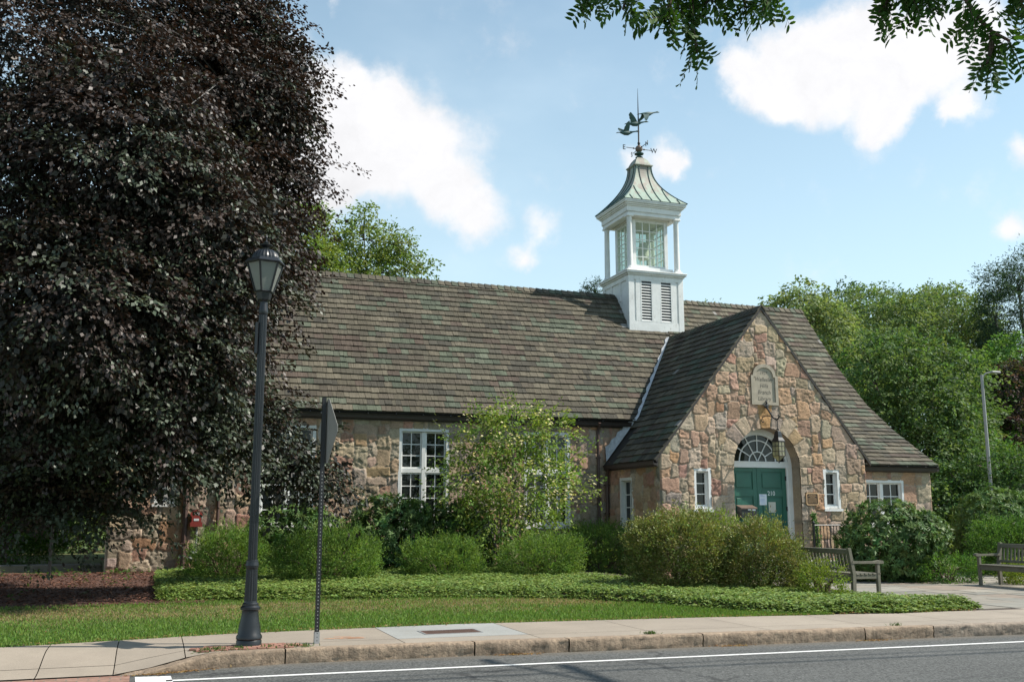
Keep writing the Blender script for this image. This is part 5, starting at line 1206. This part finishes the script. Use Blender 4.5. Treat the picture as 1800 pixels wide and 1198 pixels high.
def beech_leaves(name, p, o, K, length, droop, lat, jit, up, rnd, L):
    pos, d, nn, sid = spray_leaves(p, o, K, rngB, length, droop, lat, jit, up, .25, rnd, .35)
    g = rngB.random(len(p)) < lowmix(p[:, 2]); bc = np.where(g[:, None], CG, CP) * rngB.uniform(.65, 1.35, (len(p), 1))
    leaves(name, pos, d, nn, L * rngB.uniform(.7, 1.2, len(pos)), L * .63 * rngB.uniform(.75, 1.2, len(pos)), np.clip(bc[sid] * rngB.uniform(.7, 1.35, (len(sid), 1)), .004, 1), 'beech', BEECH)
p, o = lobe_anchors(bl, 2600, rngB, .80, 0, 1.6, kp)
hz = o * np.array((1, 1, .35)) + rngB.normal(0, .22, o.shape); hz = unit(hz + np.array((0, 0, .12)))
beech_leaves('crown', p - hz * .75, hz * rngB.uniform(.8, 1.35, (len(p), 1)), 125, 1.25, .42, .36, .04, .8, .42, .086)
p, o = lobe_anchors(bl, 7000, rngB, .66, 0, 1.5, kp); o2 = unit(o + rngB.normal(0, .35, o.shape))
beech_leaves('crown_sprays', p, o2 * np.where(rngB.random((len(p), 1)) < .08, 1.7, 1.0), 17, .55, .55, .13, .04, .5, .5, .08)
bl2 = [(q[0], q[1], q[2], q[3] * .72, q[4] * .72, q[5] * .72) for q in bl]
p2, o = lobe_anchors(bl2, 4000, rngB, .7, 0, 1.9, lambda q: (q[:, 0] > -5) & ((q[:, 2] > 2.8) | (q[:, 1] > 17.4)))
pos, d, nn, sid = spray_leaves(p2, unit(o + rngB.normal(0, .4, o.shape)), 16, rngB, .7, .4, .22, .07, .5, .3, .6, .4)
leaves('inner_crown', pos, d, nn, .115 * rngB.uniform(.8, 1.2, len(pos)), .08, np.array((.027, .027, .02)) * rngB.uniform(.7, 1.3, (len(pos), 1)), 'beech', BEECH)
wood(BEECH, (-3.4, 20.2, zg(-3.4, 20.2)), bl, .42, 'bark_grey', rngB, p[rngB.choice(len(p), 200, replace=False)], .3, 'trunk', 24, .010)
# dogwood in front of the main wall
dgb = at(880, 985, 21.6); dl_ = []
for (x, y, Y, r) in ((905, 850, 21.6, 1.15), (840, 830, 21.5, .66), (962, 850, 21.6, .5), (900, 765, 21.6, .72), (960, 770, 21.7, .55), (850, 770, 21.5, .52), (870, 920, 21.3, .6), (930, 915, 21.4, .48), (1012, 850, 21.5, .26), (800, 860, 21.4, .4)): 
    q = at(x, y, Y); dl_.append((q.x, q.y, q.z, r, r * .9, r * .8))
DG = tree('dogwood', 'airy multi-stemmed dogwood with pale yellow-green leaves and cream flowers before the tall windows', (dgb.x, dgb.y, zg(dgb.x, dgb.y)), dl_, 820, 14, .095, .05, [(.090, .135, .03), (.078, .125, .03), (.112, .145, .032)], 41, .05, length=.55, droop=.25, lat=.10, jit=.04, inner=.35, gap=.45, bark='bark_grey', ntw=160, fork=.12, trunk='stem', crown='foliage', twig_r=.007)
rg = np.random.default_rng(43); p, o = lobe_anchors(dl_, 170, rg, .88, keep=lambda q: (q[:, 1] < 21.9)); p = p + o * .22; p = np.repeat(p, 6, 0) + rg.normal(0, .09, (len(p) * 6, 3)); N = len(p)
leaves('flowers', p + np.array((0, -.05, .05)), rg.normal(0, 1, (N, 3)) * (1, 1, .3), np.tile((0, -.3, 1.0), (N, 1)) + rg.normal(0, .3, (N, 3)), .07, .06, np.tile((.74, .66, .40), (N, 1)) * rg.uniform(.7, 1.15, (N, 1)), 'leaf', DG)
mb = MB()
sp = []
for (x, y) in ((870, 695), (905, 700), (945, 705), (985, 700), (785, 745), (1030, 770), (1065, 760), (1055, 870), (760, 735), (830, 705), (1045, 800)):
    a, b = at(900 + (x - 900) * .45, y + 110 if y < 780 else y - 10, 21.6), at(x, y, 21.4); sp.append((a, b)); mb.tube([a, a.lerp(b, .5) + Vector((0, 0, .08)), b], [.014, .009, .004], 5)
mb.build('whip_branch', 'bark_grey', DG)
P, D = [], []
for a, b in sp:
    for i in range(38): t = .25 + .75 * rg.random(); P.append(a.lerp(b, t) + Vector((rg.normal(0, .045), rg.normal(0, .045), .08 * 4 * t * (1 - t) + rg.normal(0, .04)))); D.append((b - a).normalized() + Vector(rg.normal(0, .7, 3)))
P, D = np.array(P), np.array(D); sid = np.arange(len(P)) // 38
leaves('spray_leaves', P, D, np.tile((0, -.2, 1.0), (len(P), 1)) + rg.normal(0, .5, (len(P), 3)), .075, .038, tint([(.10, .13, .03), (.12, .15, .035)], sid, rg), 'leaf', DG)
# shrubs
def shrub(name, label, x, y, rx, ry, h, kind, seed, group=None, n=None, cat='shrub', bumps=4):
    rng = np.random.default_rng(seed); z = zg(x, y); lobes = [(x, y, z + h * .45, rx * .86, ry * .86, h * .52)]
    lobes.append((x, y, z + h * .2, rx * .84, ry * .84, h * .28))
    for i in range(bumps):
        a = rng.random() * 6.28; k = rng.uniform(.35, .5); lobes.append((x + math.cos(a) * rx * .55, y + math.sin(a) * ry * .55, z + h * rng.uniform(.35, .68), rx * k, ry * k, h * k * .62))
    sz = (rx * ry + rx * h + ry * h)
    e = empty(name, (x, y, z), label, cat, group)
    par = {'yew': (520, 17, .056, .016, [(.066, .110, .025), (.085, .130, .029), (.052, .092, .022)], .20, -.22, .05, .02, 'leaf'),
           'rhodo': (210, 16, .13, .036, [(.055, .094, .028), (.068, .105, .032), (.044, .078, .026)], .16, .1, .14, .05, 'gloss'),
           'azalea': (760, 15, .055, .021, [(.098, .112, .030), (.115, .122, .034), (.080, .108, .030), (.110, .098, .038)], .20, -.15, .06, .03, 'gloss'),
           'hedge': (420, 14, .055, .022, [(.040, .085, .018), (.032, .07, .016), (.055, .10, .02)], .18, -.1, .07, .03, 'leaf'),
           'dark': (330, 14, .07, .03, [(.02, .042, .016), (.026, .052, .016)], .2, 0, .09, .04, 'leaf'),
           'lime': (420, 15, .05, .018, [(.10, .13, .022), (.085, .115, .02)], .16, -.1, .06, .03, 'leaf')}[kind]
    dens, K, L, Wd, cols, ln, dr, lat, jit, mt = par
    p, o = lobe_anchors(lobes, int(n or dens * sz), rng, .55, 0, z + .03)
    o = unit(o + rng.normal(0, .3, o.shape) + np.array((0, 0, .45 if kind in ('yew', 'azalea', 'hedge') else .1)))
    if kind in ('yew', 'azalea', 'hedge'): o = o * np.where(rng.random((len(o), 1)) < .08, rng.uniform(1.3, 1.75, (len(o), 1)), 1.0)
    if kind == 'rhodo':                                    # whorls of long leaves at the shoot tips
        N = len(p); t = rng.random((N, K, 1)) * 6.283; sd_ = unit(np.cross(o, np.tile((.3, .2, 1.0), (N, 1)))); s2 = np.cross(o, sd_)
        rd = sd_[:, None] * np.cos(t) + s2[:, None] * np.sin(t); pos = (p[:, None] + o[:, None] * .05 + rng.normal(0, .012, (N, K, 3))).reshape(-1, 3)
        d = (rd + o[:, None] * rng.uniform(-.1, .8, (N, K, 1)) + np.array((0, 0, -.25))).reshape(-1, 3); nn = (o[:, None] * 1.0 + np.array((0, 0, .5)) + rng.normal(0, .25, (N, K, 3))).reshape(-1, 3); sid = np.repeat(np.arange(N), K)
    else: pos, d, nn, sid = spray_leaves(p, o, K, rng, ln, dr, lat, jit, .5, .5, .5, -.2)
    leaves('foliage', pos, d, nn, L * rng.uniform(.7, 1.2, len(pos)), Wd * rng.uniform(.75, 1.2, len(pos)), tint(cols, sid, rng, .32), mt, e)
    mb = MB()
    for i in range(9):
        a = rng.random() * 6.28; q = Vector((x + math.cos(a) * rx * .7, y + math.sin(a) * ry * .7, z + h * rng.uniform(.4, .8))); mb.tube([(x + math.cos(a) * .08, y + math.sin(a) * .08, z - .05), Vector((x, y, z)).lerp(q, .5) + Vector((0, 0, .1)), q], [.03, .02, .006], 5)
    mb.build('stem', 'twig', e); return e
shrub('yew_shrub', 'large rounded yew directly behind the sign post', 3.2, 19.6, 1.0, .85, 1.05, 'yew', 1, 'rounded yew shrubs')
shrub('yew_shrub', 'shaded yew bush behind the street lamp post', 1.45, 20.8, .82, .8, .98, 'yew', 2, 'rounded yew shrubs')
shrub('yew_shrub', 'low rounded yew below the middle tall window', 5.72, 20.3, .9, .7, .80, 'yew', 3, 'rounded yew shrubs')
shrub('yew_shrub', 'low rounded yew in front of the dogwood stems', 7.72, 19.9, .95, .75, .80, 'yew', 4, 'rounded yew shrubs')
shrub('yew_shrub', 'broad clipped yew in the corner beside the porch side window', 10.15, 22.2, 1.2, .8, 1.08, 'yew', 6, 'rounded yew shrubs')
shrub('rhododendron', 'dark rhododendron between the sign post and the middle window', 5.0, 22.3, 1.15, .85, 1.75, 'rhodo', 11, 'rhododendrons by the walls')
shrub('rhododendron', 'rhododendron growing under the dogwood by the middle window', 6.7, 22.4, .95, .8, 1.6, 'rhodo', 12, 'rhododendrons by the walls')
shrub('rhododendron', 'rhododendron under the window hidden by beech branches', 2.9, 22.6, 1.2, .8, 1.5, 'rhodo', 13, 'rhododendrons by the walls')
shrub('rhododendron', 'wide rhododendron right of the iron railing by the path', 15.85, 18.9, 1.38, 1.15, 1.85, 'rhodo', 14, 'rhododendrons by the walls')
shrub('rhododendron', 'tall rhododendron behind the right-hand bench', 21.3, 21.2, 1.4, 1.3, 2.2, 'rhodo', 15, 'rhododendrons by the walls')
shrub('azalea', 'brown-green azalea thicket left of the door', 9.3, 16.85, 1.05, .85, 1.38, 'azalea', 21, 'azaleas before the porch')
shrub('azalea', 'brown-green azalea thicket in front of the green door', 10.72, 16.35, .84, .76, 1.28, 'azalea', 22, 'azaleas before the porch')
shrub('leafy_shrub', 'small bright green shrub showing between the two azaleas', 10.55, 17.5, .5, .45, 1.5, 'lime', 23, bumps=2)
shrub('leafy_shrub', 'low lime green mound at the end of the left bench', 10.95, 14.8, .40, .32, .62, 'lime', 24, bumps=2)
shrub('hedge', 'clipped green hedge beyond the right end of the library', 20.3, 19.6, 1.3, 1.0, 1.35, 'hedge', 31, cat='hedge')
shrub('leafy_shrub', 'low green plants beside the front leg of the right bench', 16.5, 17.9, .9, .5, .5, 'hedge', 32)
shrub('leafy_shrub', 'low green plants growing behind the right bench', 18.3, 16.9, 1.2, .7, .42, 'lime', 33)
shrub('hedge', 'dark leafy hedge at the far left behind the low wall', -4.2, 27.0, 2.6, 1.1, 2.0, 'hedge', 34, cat='hedge')
# ivy on the wall right of the door
rg = np.random.default_rng(61); IV = empty('ivy', (15.42, 20.9, .3), 'narrow strand of ivy climbing the stone below the bronze plaque', 'ivy')
N = 420; t = rg.random(N) ** .8; P = np.stack([15.30 + .16 * (1 - t) + rg.normal(0, .03, N) + rg.normal(0, .07, N) * (1 - t), 20.93 - rg.random(N) * .06, .3 + 1.35 * t], 1)
leaves('foliage', P, rg.normal(0, 1, (N, 3)) * (1, .3, 1) + np.array((0, -.3, -.4)), np.tile((.2, -1, .4), (N, 1)) + rg.normal(0, .35, (N, 3)), .065, .055, tint([(.06, .11, .03), (.05, .09, .025)], np.arange(N) // 4, rg), 'leaf', IV)
mb = MB(); mb.tube([(15.45, 20.95, .25), (15.38, 20.955, .8), (15.31, 20.955, 1.6)], [.012, .008, .003], 5); mb.build('stem', 'twig', IV)
# groundcover and grass
rg = np.random.default_rng(71); N = 36000
x = rg.uniform(.15, 12.6, N); f = np.array([bed_front(a) for a in x]); dep = rg.random(N) ** 1.25 * np.interp(x, [.2, 3, 8, 9.5, 12.6], [5.2, 4.6, 6.6, 4.6, 2.6]); y = f + dep + fbm(np.stack([x, f], 1), 1.6, 3, 4) * .10
ok = x < np.interp(y, [12.5, 13.2, 14.0, 14.9, 17], [12.45, 12.25, 11.7, 11.3, 11.2]); x, y, dep = x[ok], y[ok], dep[ok]; N = len(x)
hgt = .05 + .125 * sm(dep / .3) + .05 * fbm(np.stack([x, y], 1), 1.7, 3, 3); z = np.array([zg(a, b) for a, b in zip(x, y)]) + hgt * rg.uniform(.45, 1.0, N)
K = 6; a = rg.random((N, K)) * 6.283; d = np.stack([np.cos(a), np.sin(a), rg.uniform(-.3, .35, (N, K))], 2).reshape(-1, 3); P = np.repeat(np.stack([x, y, z], 1), K, 0) + rg.normal(0, .012, (N * K, 3))
nn = np.tile((0, -.15, 1.0), (N * K, 1)) + rg.normal(0, .3, (N * K, 3)); sid = np.repeat(np.arange(N), K)
gcol = tint([(.090, .128, .032), (.112, .150, .040), (.072, .108, .030)], sid, rg)
tag(leaves('groundcover', P, d, nn, .062 * rg.uniform(.7, 1.2, N * K), .03 * rg.uniform(.8, 1.2, N * K), gcol, 'gloss', None), kind='stuff')
N = 100000; x = rg.uniform(-5.2, 9.6, N); y0 = np.array([back_y(a) for a in x]) - .015 + .03 * fbm(np.stack([x, x], 1), 5, 2, 2); y1 = np.where(x < .25, 17.15, np.array([bed_front(a) for a in x]) + .1)
y = y0 + (y1 - y0) * rg.random(N) ** 1.1; dry = np.clip((y - 14.3) / 1.6, -.15, .75) + .55 * fbm(np.stack([x * .6, y * 1.3], 1), 1.3, 4, 6); dry = np.where(y > 16.6, dry - .3, dry)
isd = rg.random(N) < dry; lng = np.where(isd, .032, .052) * rg.uniform(.6, 1.3, N); c = np.where(isd[:, None], np.array((.28, .23, .11)), np.array((.135, .22, .046))) * rg.uniform(.7, 1.35, (N, 1))
c = c * (1 + rg.normal(0, .08, (N, 3)))
P = np.stack([x, y, np.array([zg(a, b) for a, b in zip(x, y)]) - .006], 1); d = rg.normal(0, .45, (N, 3)) + np.array((0, 0, 1.0)); d[:, 2] = np.abs(d[:, 2])
tag(leaves('grass', P, d, np.stack([rg.normal(0, 1, N), rg.normal(0, 1, N), np.full(N, .2)], 1), lng, .011, np.clip(c, .01, 1), 'blade', None), kind='stuff')
# grass tufts and dry leaf litter in the pavement joints and gutter
N = 420; rg = np.random.default_rng(72); cx = rg.choice([.75, 1.55, 1.72, .62, 1.0, 1.3, 5.9, 9.4], N); x = cx + rg.normal(0, .05, N); y = np.where(cx < 2, 11.68 + rg.normal(0, .05, N), np.array([kerb_y(a) for a in x]) + .17 + np.abs(rg.normal(0, .01, N)))
P = np.stack([x, y, np.array([walk_z(a, b) for a, b in zip(x, y)])], 1)
tag(leaves('weeds', P, rg.normal(0, .7, (N, 3)) + np.array((0, 0, .9)), rg.normal(0, 1, (N, 3)), .05, .010, np.tile((.07, .13, .03), (N, 1)) * rg.uniform(.7, 1.3, (N, 1)), 'blade', None), kind='stuff')
N = 1500; x = rg.uniform(-1.5, 12, N); w = rg.random(N) < .35; cl_ = rg.choice([.15, .4, 4.1, 6.9, 8.9], N); x = np.where(w, cl_ + rg.normal(0, .16, N), x)
y = np.where(w, np.array([kerb_y(a) for a in x]) - np.abs(rg.normal(0, .04, N)) - .015, np.array([back_y(a) for a in x]) + rg.normal(-.01, .05, N)); z = np.where(w, .006, .165 + rg.random(N) * .01)
far = rg.random(N) < .25; y = np.where(far & ~w, np.array([back_y(a) for a in x]) + rg.random(N) * 3.5, y); z = np.where(far & ~w, np.array([zg(a, b) for a, b in zip(x, y)]) + .04, z)
tag(leaves('leaf_litter', np.stack([x, y, z], 1), rg.normal(0, 1, (N, 3)) * (1, 1, .15), np.tile((0, 0, 1.0), (N, 1)) + rg.normal(0, .25, (N, 3)), .04 * rg.uniform(.5, 1.1, N), .02, np.array([(.30, .17, .085), (.36, .25, .13), (.22, .12, .06)])[rg.integers(0, 3, N)], 'leaf', None), kind='stuff')
# loose bark chips on the mulch
N = 9000; x = rg.uniform(-4.5, 1.0, N); y = rg.uniform(17.1, 24, N); z = np.array([max(mulch_z(a, b), zg(a, b) + .004) for a, b in zip(x, y)]) + .008
tag(leaves('bark_chips', np.stack([x, y, z], 1), rg.normal(0, 1, (N, 3)) * (1, 1, .25), np.tile((0, 0, 1.0), (N, 1)) + rg.normal(0, .35, (N, 3)), .075 * rg.uniform(.5, 1.3, N), .022, np.array([(.16, .075, .05), (.11, .05, .035), (.22, .115, .08), (.07, .035, .025)])[rg.integers(0, 4, N)], 'soil_chip', None), kind='stuff')
# seedlings in the mulch
N = 60; x = rg.uniform(-3, .8, N); y = np.where(rg.random(N) < .75, 23.3 + rg.normal(0, .2, N), rg.uniform(18, 23, N)); K = 7; P = np.repeat(np.stack([x, y, np.array([zg(a, b) for a, b in zip(x, y)]) + .07], 1), K, 0) + rg.normal(0, .05, (N * K, 3))
tag(leaves('seedlings', P, rg.normal(0, 1, (N * K, 3)) * (1, 1, .3), np.tile((0, 0, 1.0), (N * K, 1)) + rg.normal(0, .3, (N * K, 3)), .08, .05, np.tile((.07, .13, .03), (N * K, 1)), 'leaf', None), kind='stuff')
# background trees
def lob(lst): 
    o = []
    rl = np.random.default_rng(abs(int(sum(q[0] for q in lst))))
    for (x, y, Y, r, f) in lst:
        q = at(x, y, Y); o.append((q.x, q.y, q.z, r * .86, r * .86, r * f * .86))
        for i in range(7):
            v = rl.normal(size=3); v[1] = -abs(v[1]) if i < 5 else v[1]; v[2] += .25; v /= np.linalg.norm(v); k = r * rl.uniform(.28, .48); o.append((q.x + v[0] * r * .8, q.y + v[1] * r * .8, q.z + v[2] * r * f * .8, k, k, k * .8))
    return o
def bgtree(name, label, lst, seed, cols, n, K=15, L=.19, W=.11, **k):
    l = lob(lst); bx, by = float(np.mean([q[0] for q in l])), float(np.mean([q[1] for q in l])); return tree(name, label, (bx, by, -.06), l, n, K, L, W, cols, seed, **k)
GA = [(.080, .110, .044), (.095, .126, .048), (.064, .094, .039)]; GB = [(.060, .092, .037), (.074, .106, .040), (.048, .078, .033)]; GW = [(.12, .148, .066), (.10, .13, .056)]; GD = [(.018, .034, .022), (.024, .042, .026)]
bgtree('willow_tree', 'pale willow rising directly behind the right end of the roof ridge', [(1410, 582, 38, 1.7, 1.2), (1395, 567, 38, .9, 1), (1440, 622, 38, 1.7, 1.2), (1450, 567, 38.5, 1.0, 1), (1430, 702, 38, 2.2, 1.2), (1370, 562, 38.5, .9, .9)], 101, GW, 1700, length=.9, droop=.6, lat=.2, group='trees behind the library', r0=.22)
bgtree('broadleaf_tree', 'tall mid green tree whose top stands highest right of the roof', [(1540, 578, 45, 2.3, 1), (1520, 558, 45, 1.2, .9), (1590, 588, 45, 2.0, 1), (1500, 638, 44, 2.2, 1), (1560, 668, 45, 2.6, 1), (1470, 578, 46, 1.5, .9), (1610, 548, 46, 1.3, .9)], 102, GA, 2100, length=1.0, droop=.25, lat=.25, group='trees behind the library', r0=.3)
bgtree('broadleaf_tree', 'spreading tree with fine dense twigs left of the far light pole', [(1660, 584, 48, 2.6, 1), (1630, 624, 47, 2.4, 1), (1700, 634, 47, 2.4, 1), (1640, 554, 48, 1.5, .9), (1690, 564, 48, 1.5, .9), (1590, 654, 47, 2.0, 1), (1730, 604, 48, 1.8, 1)], 103, GA, 2100, length=1.0, droop=.25, lat=.25, group='trees behind the library', r0=.3)
bgtree('maple_tree', 'broad maple with reddish shoots close behind the right roof slope', [(1590, 740, 33, 2.6, .9), (1540, 680, 33, 1.9, .9), (1640, 690, 33, 2.0, .9), (1590, 640, 33, 1.6, .9), (1500, 720, 33.5, 1.5, .9), (1670, 770, 33, 1.9, .9), (1610, 820, 32, 2.0, .9), (1680, 840, 31, 1.6, .9), (1550, 790, 33, 1.8, .8), (1640, 880, 30, 1.4, .8)], 104, GB + [(.06, .105, .03)], 3000, L=.16, W=.10, length=.8, droop=.35, lat=.25, group='trees behind the library', r0=.28, inner=.45)
bgtree('pine_tree', 'dark pine at the upper right picture edge', [(1795, 560, 42, 2.4, 1.2), (1780, 640, 42, 2.4, 1), (1745, 500, 42, 1.0, .6), (1790, 510, 42, 1.5, 1), (1810, 700, 42, 2.6, 1), (1750, 560, 42, 1.4, .6), (1810, 470, 42, 1.2, 1)], 105, GD, 2200, L=.2, W=.05, length=.7, droop=-.1, lat=.25, group='trees behind the library', r0=.3)
bgtree('plum_tree', 'purple-leaved tree at the right picture edge below the pine', [(1790, 700, 35, 1.5, 1), (1780, 760, 35, 1.6, 1), (1810, 820, 35, 1.8, 1), (1770, 830, 34, 1.2, 1)], 106, [(.05, .032, .03), (.035, .03, .025)], 1000, length=.8, group='trees behind the library')
bgtree('broadleaf_tree', 'yellow-green young tree below the far light pole', [(1765, 640, 36, 1.1, 1), (1745, 700, 36, 1.3, 1), (1720, 780, 36, 1.9, 1), (1740, 850, 33, 1.7, 1), (1700, 720, 37, 1.4, 1)], 107, [(.065, .115, .026), (.05, .095, .026)], 1600, length=.7, group='trees behind the library')
bgtree('broadleaf_tree', 'shady low tree behind the hedge at the right edge', [(1700, 880, 29, 1.3, .9), (1760, 870, 29, 1.6, .9), (1810, 880, 28, 1.6, .9), (1660, 900, 29, .9, .9)], 108, [(.03, .058, .02), (.04, .075, .024)], 1500, L=.12, W=.07, length=.6, group='trees behind the library')
bgtree('broadleaf_tree', 'bluish distant tree showing above the gap in the treetops', [(1470, 560, 62, 2.4, 1), (1510, 580, 62, 2.6, 1), (1440, 590, 62, 2.4, 1), (1560, 580, 63, 2.6, 1)], 109, [(.035, .065, .035), (.045, .075, .04)], 1100, L=.22, W=.13, length=1.1, group='trees behind the library')
bgtree('broadleaf_tree', 'distant tree crown peeping over the roof left of the porch gable', [(1240, 572, 58, 1.5, .6), (1285, 576, 58, 1.4, .55), (1210, 578, 58, 1.2, .6)], 110, GA, 600, L=.2, W=.12, length=.8, group='trees behind the library')
bgtree('conifer', 'small conifer tip showing left of the cupola base', [(1046, 515, 55, .45, 1.8), (1046, 545, 55, .9, 1)], 111, GD, 260, L=.2, W=.05, length=.5, droop=-.1, group='trees behind the library', r0=.15)
bgtree('birch_tree', 'airy tree with twisted white stems behind the left part of the roof', [(640, 420, 36, .9, 1.0), (645, 385, 36, .45, 1.0), (590, 440, 36, .7, .9), (690, 430, 36, .7, .9), (720, 450, 36, .65, .9), (670, 480, 36, 1.0, .9), (600, 490, 36, 1.1, .9), (735, 475, 36, .4, .9), (640, 520, 36, 1.4, 1)], 112, [(.095, .125, .035), (.07, .105, .03), (.11, .135, .04)], 1000, K=13, L=.13, W=.075, length=.5, lat=.14, inner=.4, gap=.3, group='trees behind the library', r0=.12, bark='bark_grey', ntw=90)
bgtree('broadleaf_tree', 'bright green tree between the beech and the birch behind the roof', [(500, 430, 35, 1.4, 1), (540, 410, 35, .8, .9), (460, 400, 35, 1.2, 1), (530, 470, 35, 1.2, 1), (420, 450, 35, 1.5, 1), (490, 500, 35, 1.6, 1)], 113, [(.10, .13, .035), (.08, .115, .03)], 1500, L=.14, W=.08, length=.6, group='trees behind the library', r0=.2)
for i, (x, y, Y, r, lb) in enumerate(((60, 820, 34, 2.6, 'leafy tree far behind the beech at the left edge'), (-80, 700, 38, 4.0, 'large tree behind the hedge beyond the left picture edge'), (190, 800, 40, 2.4, 'green tree seen under the beech boughs past the library corner'))):
    bgtree('broadleaf_tree', lb, [(x, y, Y, r, 1), (x + 50, y - 60, Y + .5, r * .7, 1), (x - 60, y + 30, Y, r * .7, 1), (x + 20, y + 80, Y - .5, r * .7, .9)], 120 + i, GB, 1300, length=.8, group='trees behind the library', r0=.2)
# honey-locust branches hanging into the top of the picture; the tree itself stands beside the viewer
LT = empty('locust_tree', (5.6, .9, 0), 'locust tree with feathery leaf sprays hanging from the top right picture edge', 'tree')
rg = np.random.default_rng(91); mb = MB()
T0 = Vector((5.6, .9, -.06)); mb.tube([T0, (5.6, .9, .4), (5.5, 1.0, 2.4), (5.2, 1.2, 4.2)], [.30, .21, .18, .15], 12); fk = Vector((5.2, 1.2, 4.2))
def pt(x, y, f): d = ray(x, y); fw = .335 * d.x + .942 * d.y; return Vector((0, 0, 1.6)) + d * (f / fw)
limbs = [[fk, (4.4, 2.4, 4.9), pt(1500, -330, 4.6), pt(1330, -190, 4.4), pt(1190, -120, 4.3)], [fk, (4.6, 2.2, 4.8), pt(1640, -240, 4.4), pt(1590, -120, 4.3)], [fk, (5.0, 2.3, 4.7), pt(1830, -200, 4.2)], [fk, (5.3, 0.2, 5.2), (4.6, -1.4, 6.0)], [fk, (6.3, 1.2, 5.4), (7.6, 1.6, 6.4)]]
for l in limbs: mb.tube(l, [.09, .06, .035, .022, .014][:len(l)], 8, False)
twigs = []
def tw(*pts): p_ = [pt(q[0], q[1] - 28, q[2]) for q in pts]; twigs.append(p_); mb.tube(p_, [.014 - .008 * i / (len(p_) - 1) for i in range(len(p_))], 6)
tw((1190, -120, 4.3), (1200, -30, 4.3), (1216, 30, 4.25), (1217, 75, 4.2), (1226, 120, 4.2)); tw((1190, -120, 4.3), (1130, -50, 4.4), (1105, 10, 4.4), (1095, 45, 4.4)); tw((1130, -60, 4.4), (1070, -20, 4.5), (1040, 10, 4.5), (1020, 25, 4.5))
tw((1330, -190, 4.4), (1290, -60, 4.3), (1270, 5, 4.3), (1240, 35, 4.3)); tw((1330, -190, 4.4), (1340, -60, 4.2), (1350, 0, 4.2), (1365, 25, 4.2)); tw((1260, -120, 4.3), (1210, -30, 4.2), (1180, 20, 4.15), (1170, 60, 4.1))
tw((1590, -120, 4.3), (1560, -30, 4.3), (1570, 15, 4.3), (1545, 50, 4.3)); tw((1590, -120, 4.3), (1590, -20, 4.2), (1600, 25, 4.2)); tw((1590, -120, 4.3), (1640, -30, 4.1), (1690, 15, 4.05), (1715, 55, 4.0), (1745, 85, 4.0), (1775, 100, 4.0)); tw((1830, -200, 4.2), (1790, -40, 4.0), (1785, 10, 4.0), (1800, 45, 4.0))
tw((1745, 85, 4.0), (1742, 115, 3.98), (1735, 140, 3.97)); tw((1830, -200, 4.2), (1850, -30, 4.1), (1860, 40, 4.1)); tw((1290, -60, 4.3), (1305, 5, 4.3), (1310, 40, 4.3)); tw((1640, -60, 4.2), (1640, 0, 4.2), (1625, 25, 4.2))
P, D, NN, SID = [], [], [], []; sidn = 0
for tws in twigs:
    seg = [(tws[i + 1] - tws[i]).length for i in range(len(tws) - 1)]; tot = sum(seg)
    nl = int(tot / .021)
    for i in range(nl):
        s_ = tot * (1.0 if i == 0 else (.18 + .82 * rg.random())); k = 0
        while k < len(seg) - 1 and s_ > seg[k]: s_ -= seg[k]; k += 1
        b = tws[k].lerp(tws[k + 1], min(1, s_ / seg[k])); along_ = (tws[k + 1] - tws[k]).normalized()
        dr = (along_ * .5 + Vector(rg.normal(0, .65, 3)) + Vector((0, 0, -.65))).normalized(); ln = rg.uniform(.11, .17); sd1 = dr.cross(Vector(rg.normal(0, 1, 3))).normalized(); nrm = sd1.cross(dr)
        pts = [b + dr * ln * t + Vector((0, 0, -.02)) * t * t for t in (0, .33, .66, 1)]; mb.tube(pts, [.0016, .0013, .001, .0006], 3, False)
        npair = int(ln / .0185)
        for j in range(1, npair + 1):
            t = j / npair; q = b + dr * ln * t + Vector((0, 0, -.02)) * t * t
            for sg in (-1, 1): P.append(q); D.append(sd1 * sg + dr * .45 + Vector(rg.normal(0, .12, 3))); NN.append(nrm + Vector(rg.normal(0, .25, 3))); SID.append(sidn)
        sidn += 1
mb.build('branches', 'twig', LT)
P, D, NN, SID = np.array(P), np.array(D), np.array(NN), np.array(SID)
leaves('foliage', P, D, NN, 0.047 * rg.uniform(.75, 1.15, len(P)), .018 * rg.uniform(.85, 1.2, len(P)), tint([(.035, .075, .016), (.045, .09, .018)], SID, rg, gain=1.15), 'locust', LT, True)
lob_ = [(5.4, .0, 6.6, 2.4, 2.0, 1.5), (7.2, .8, 6.8, 2.0, 1.8, 1.4), (4.2, -1.4, 6.4, 1.8, 1.6, 1.2)]
p, o = lobe_anchors(lob_, 900, rg, .4); pos, d, nn, sid = spray_leaves(p, o, 16, rg, .5, .5, .12, .04)
leaves('crown', pos, d, nn, .06, .028, tint([(.04, .085, .018), (.05, .10, .02)], sid, rg), 'locust', LT)
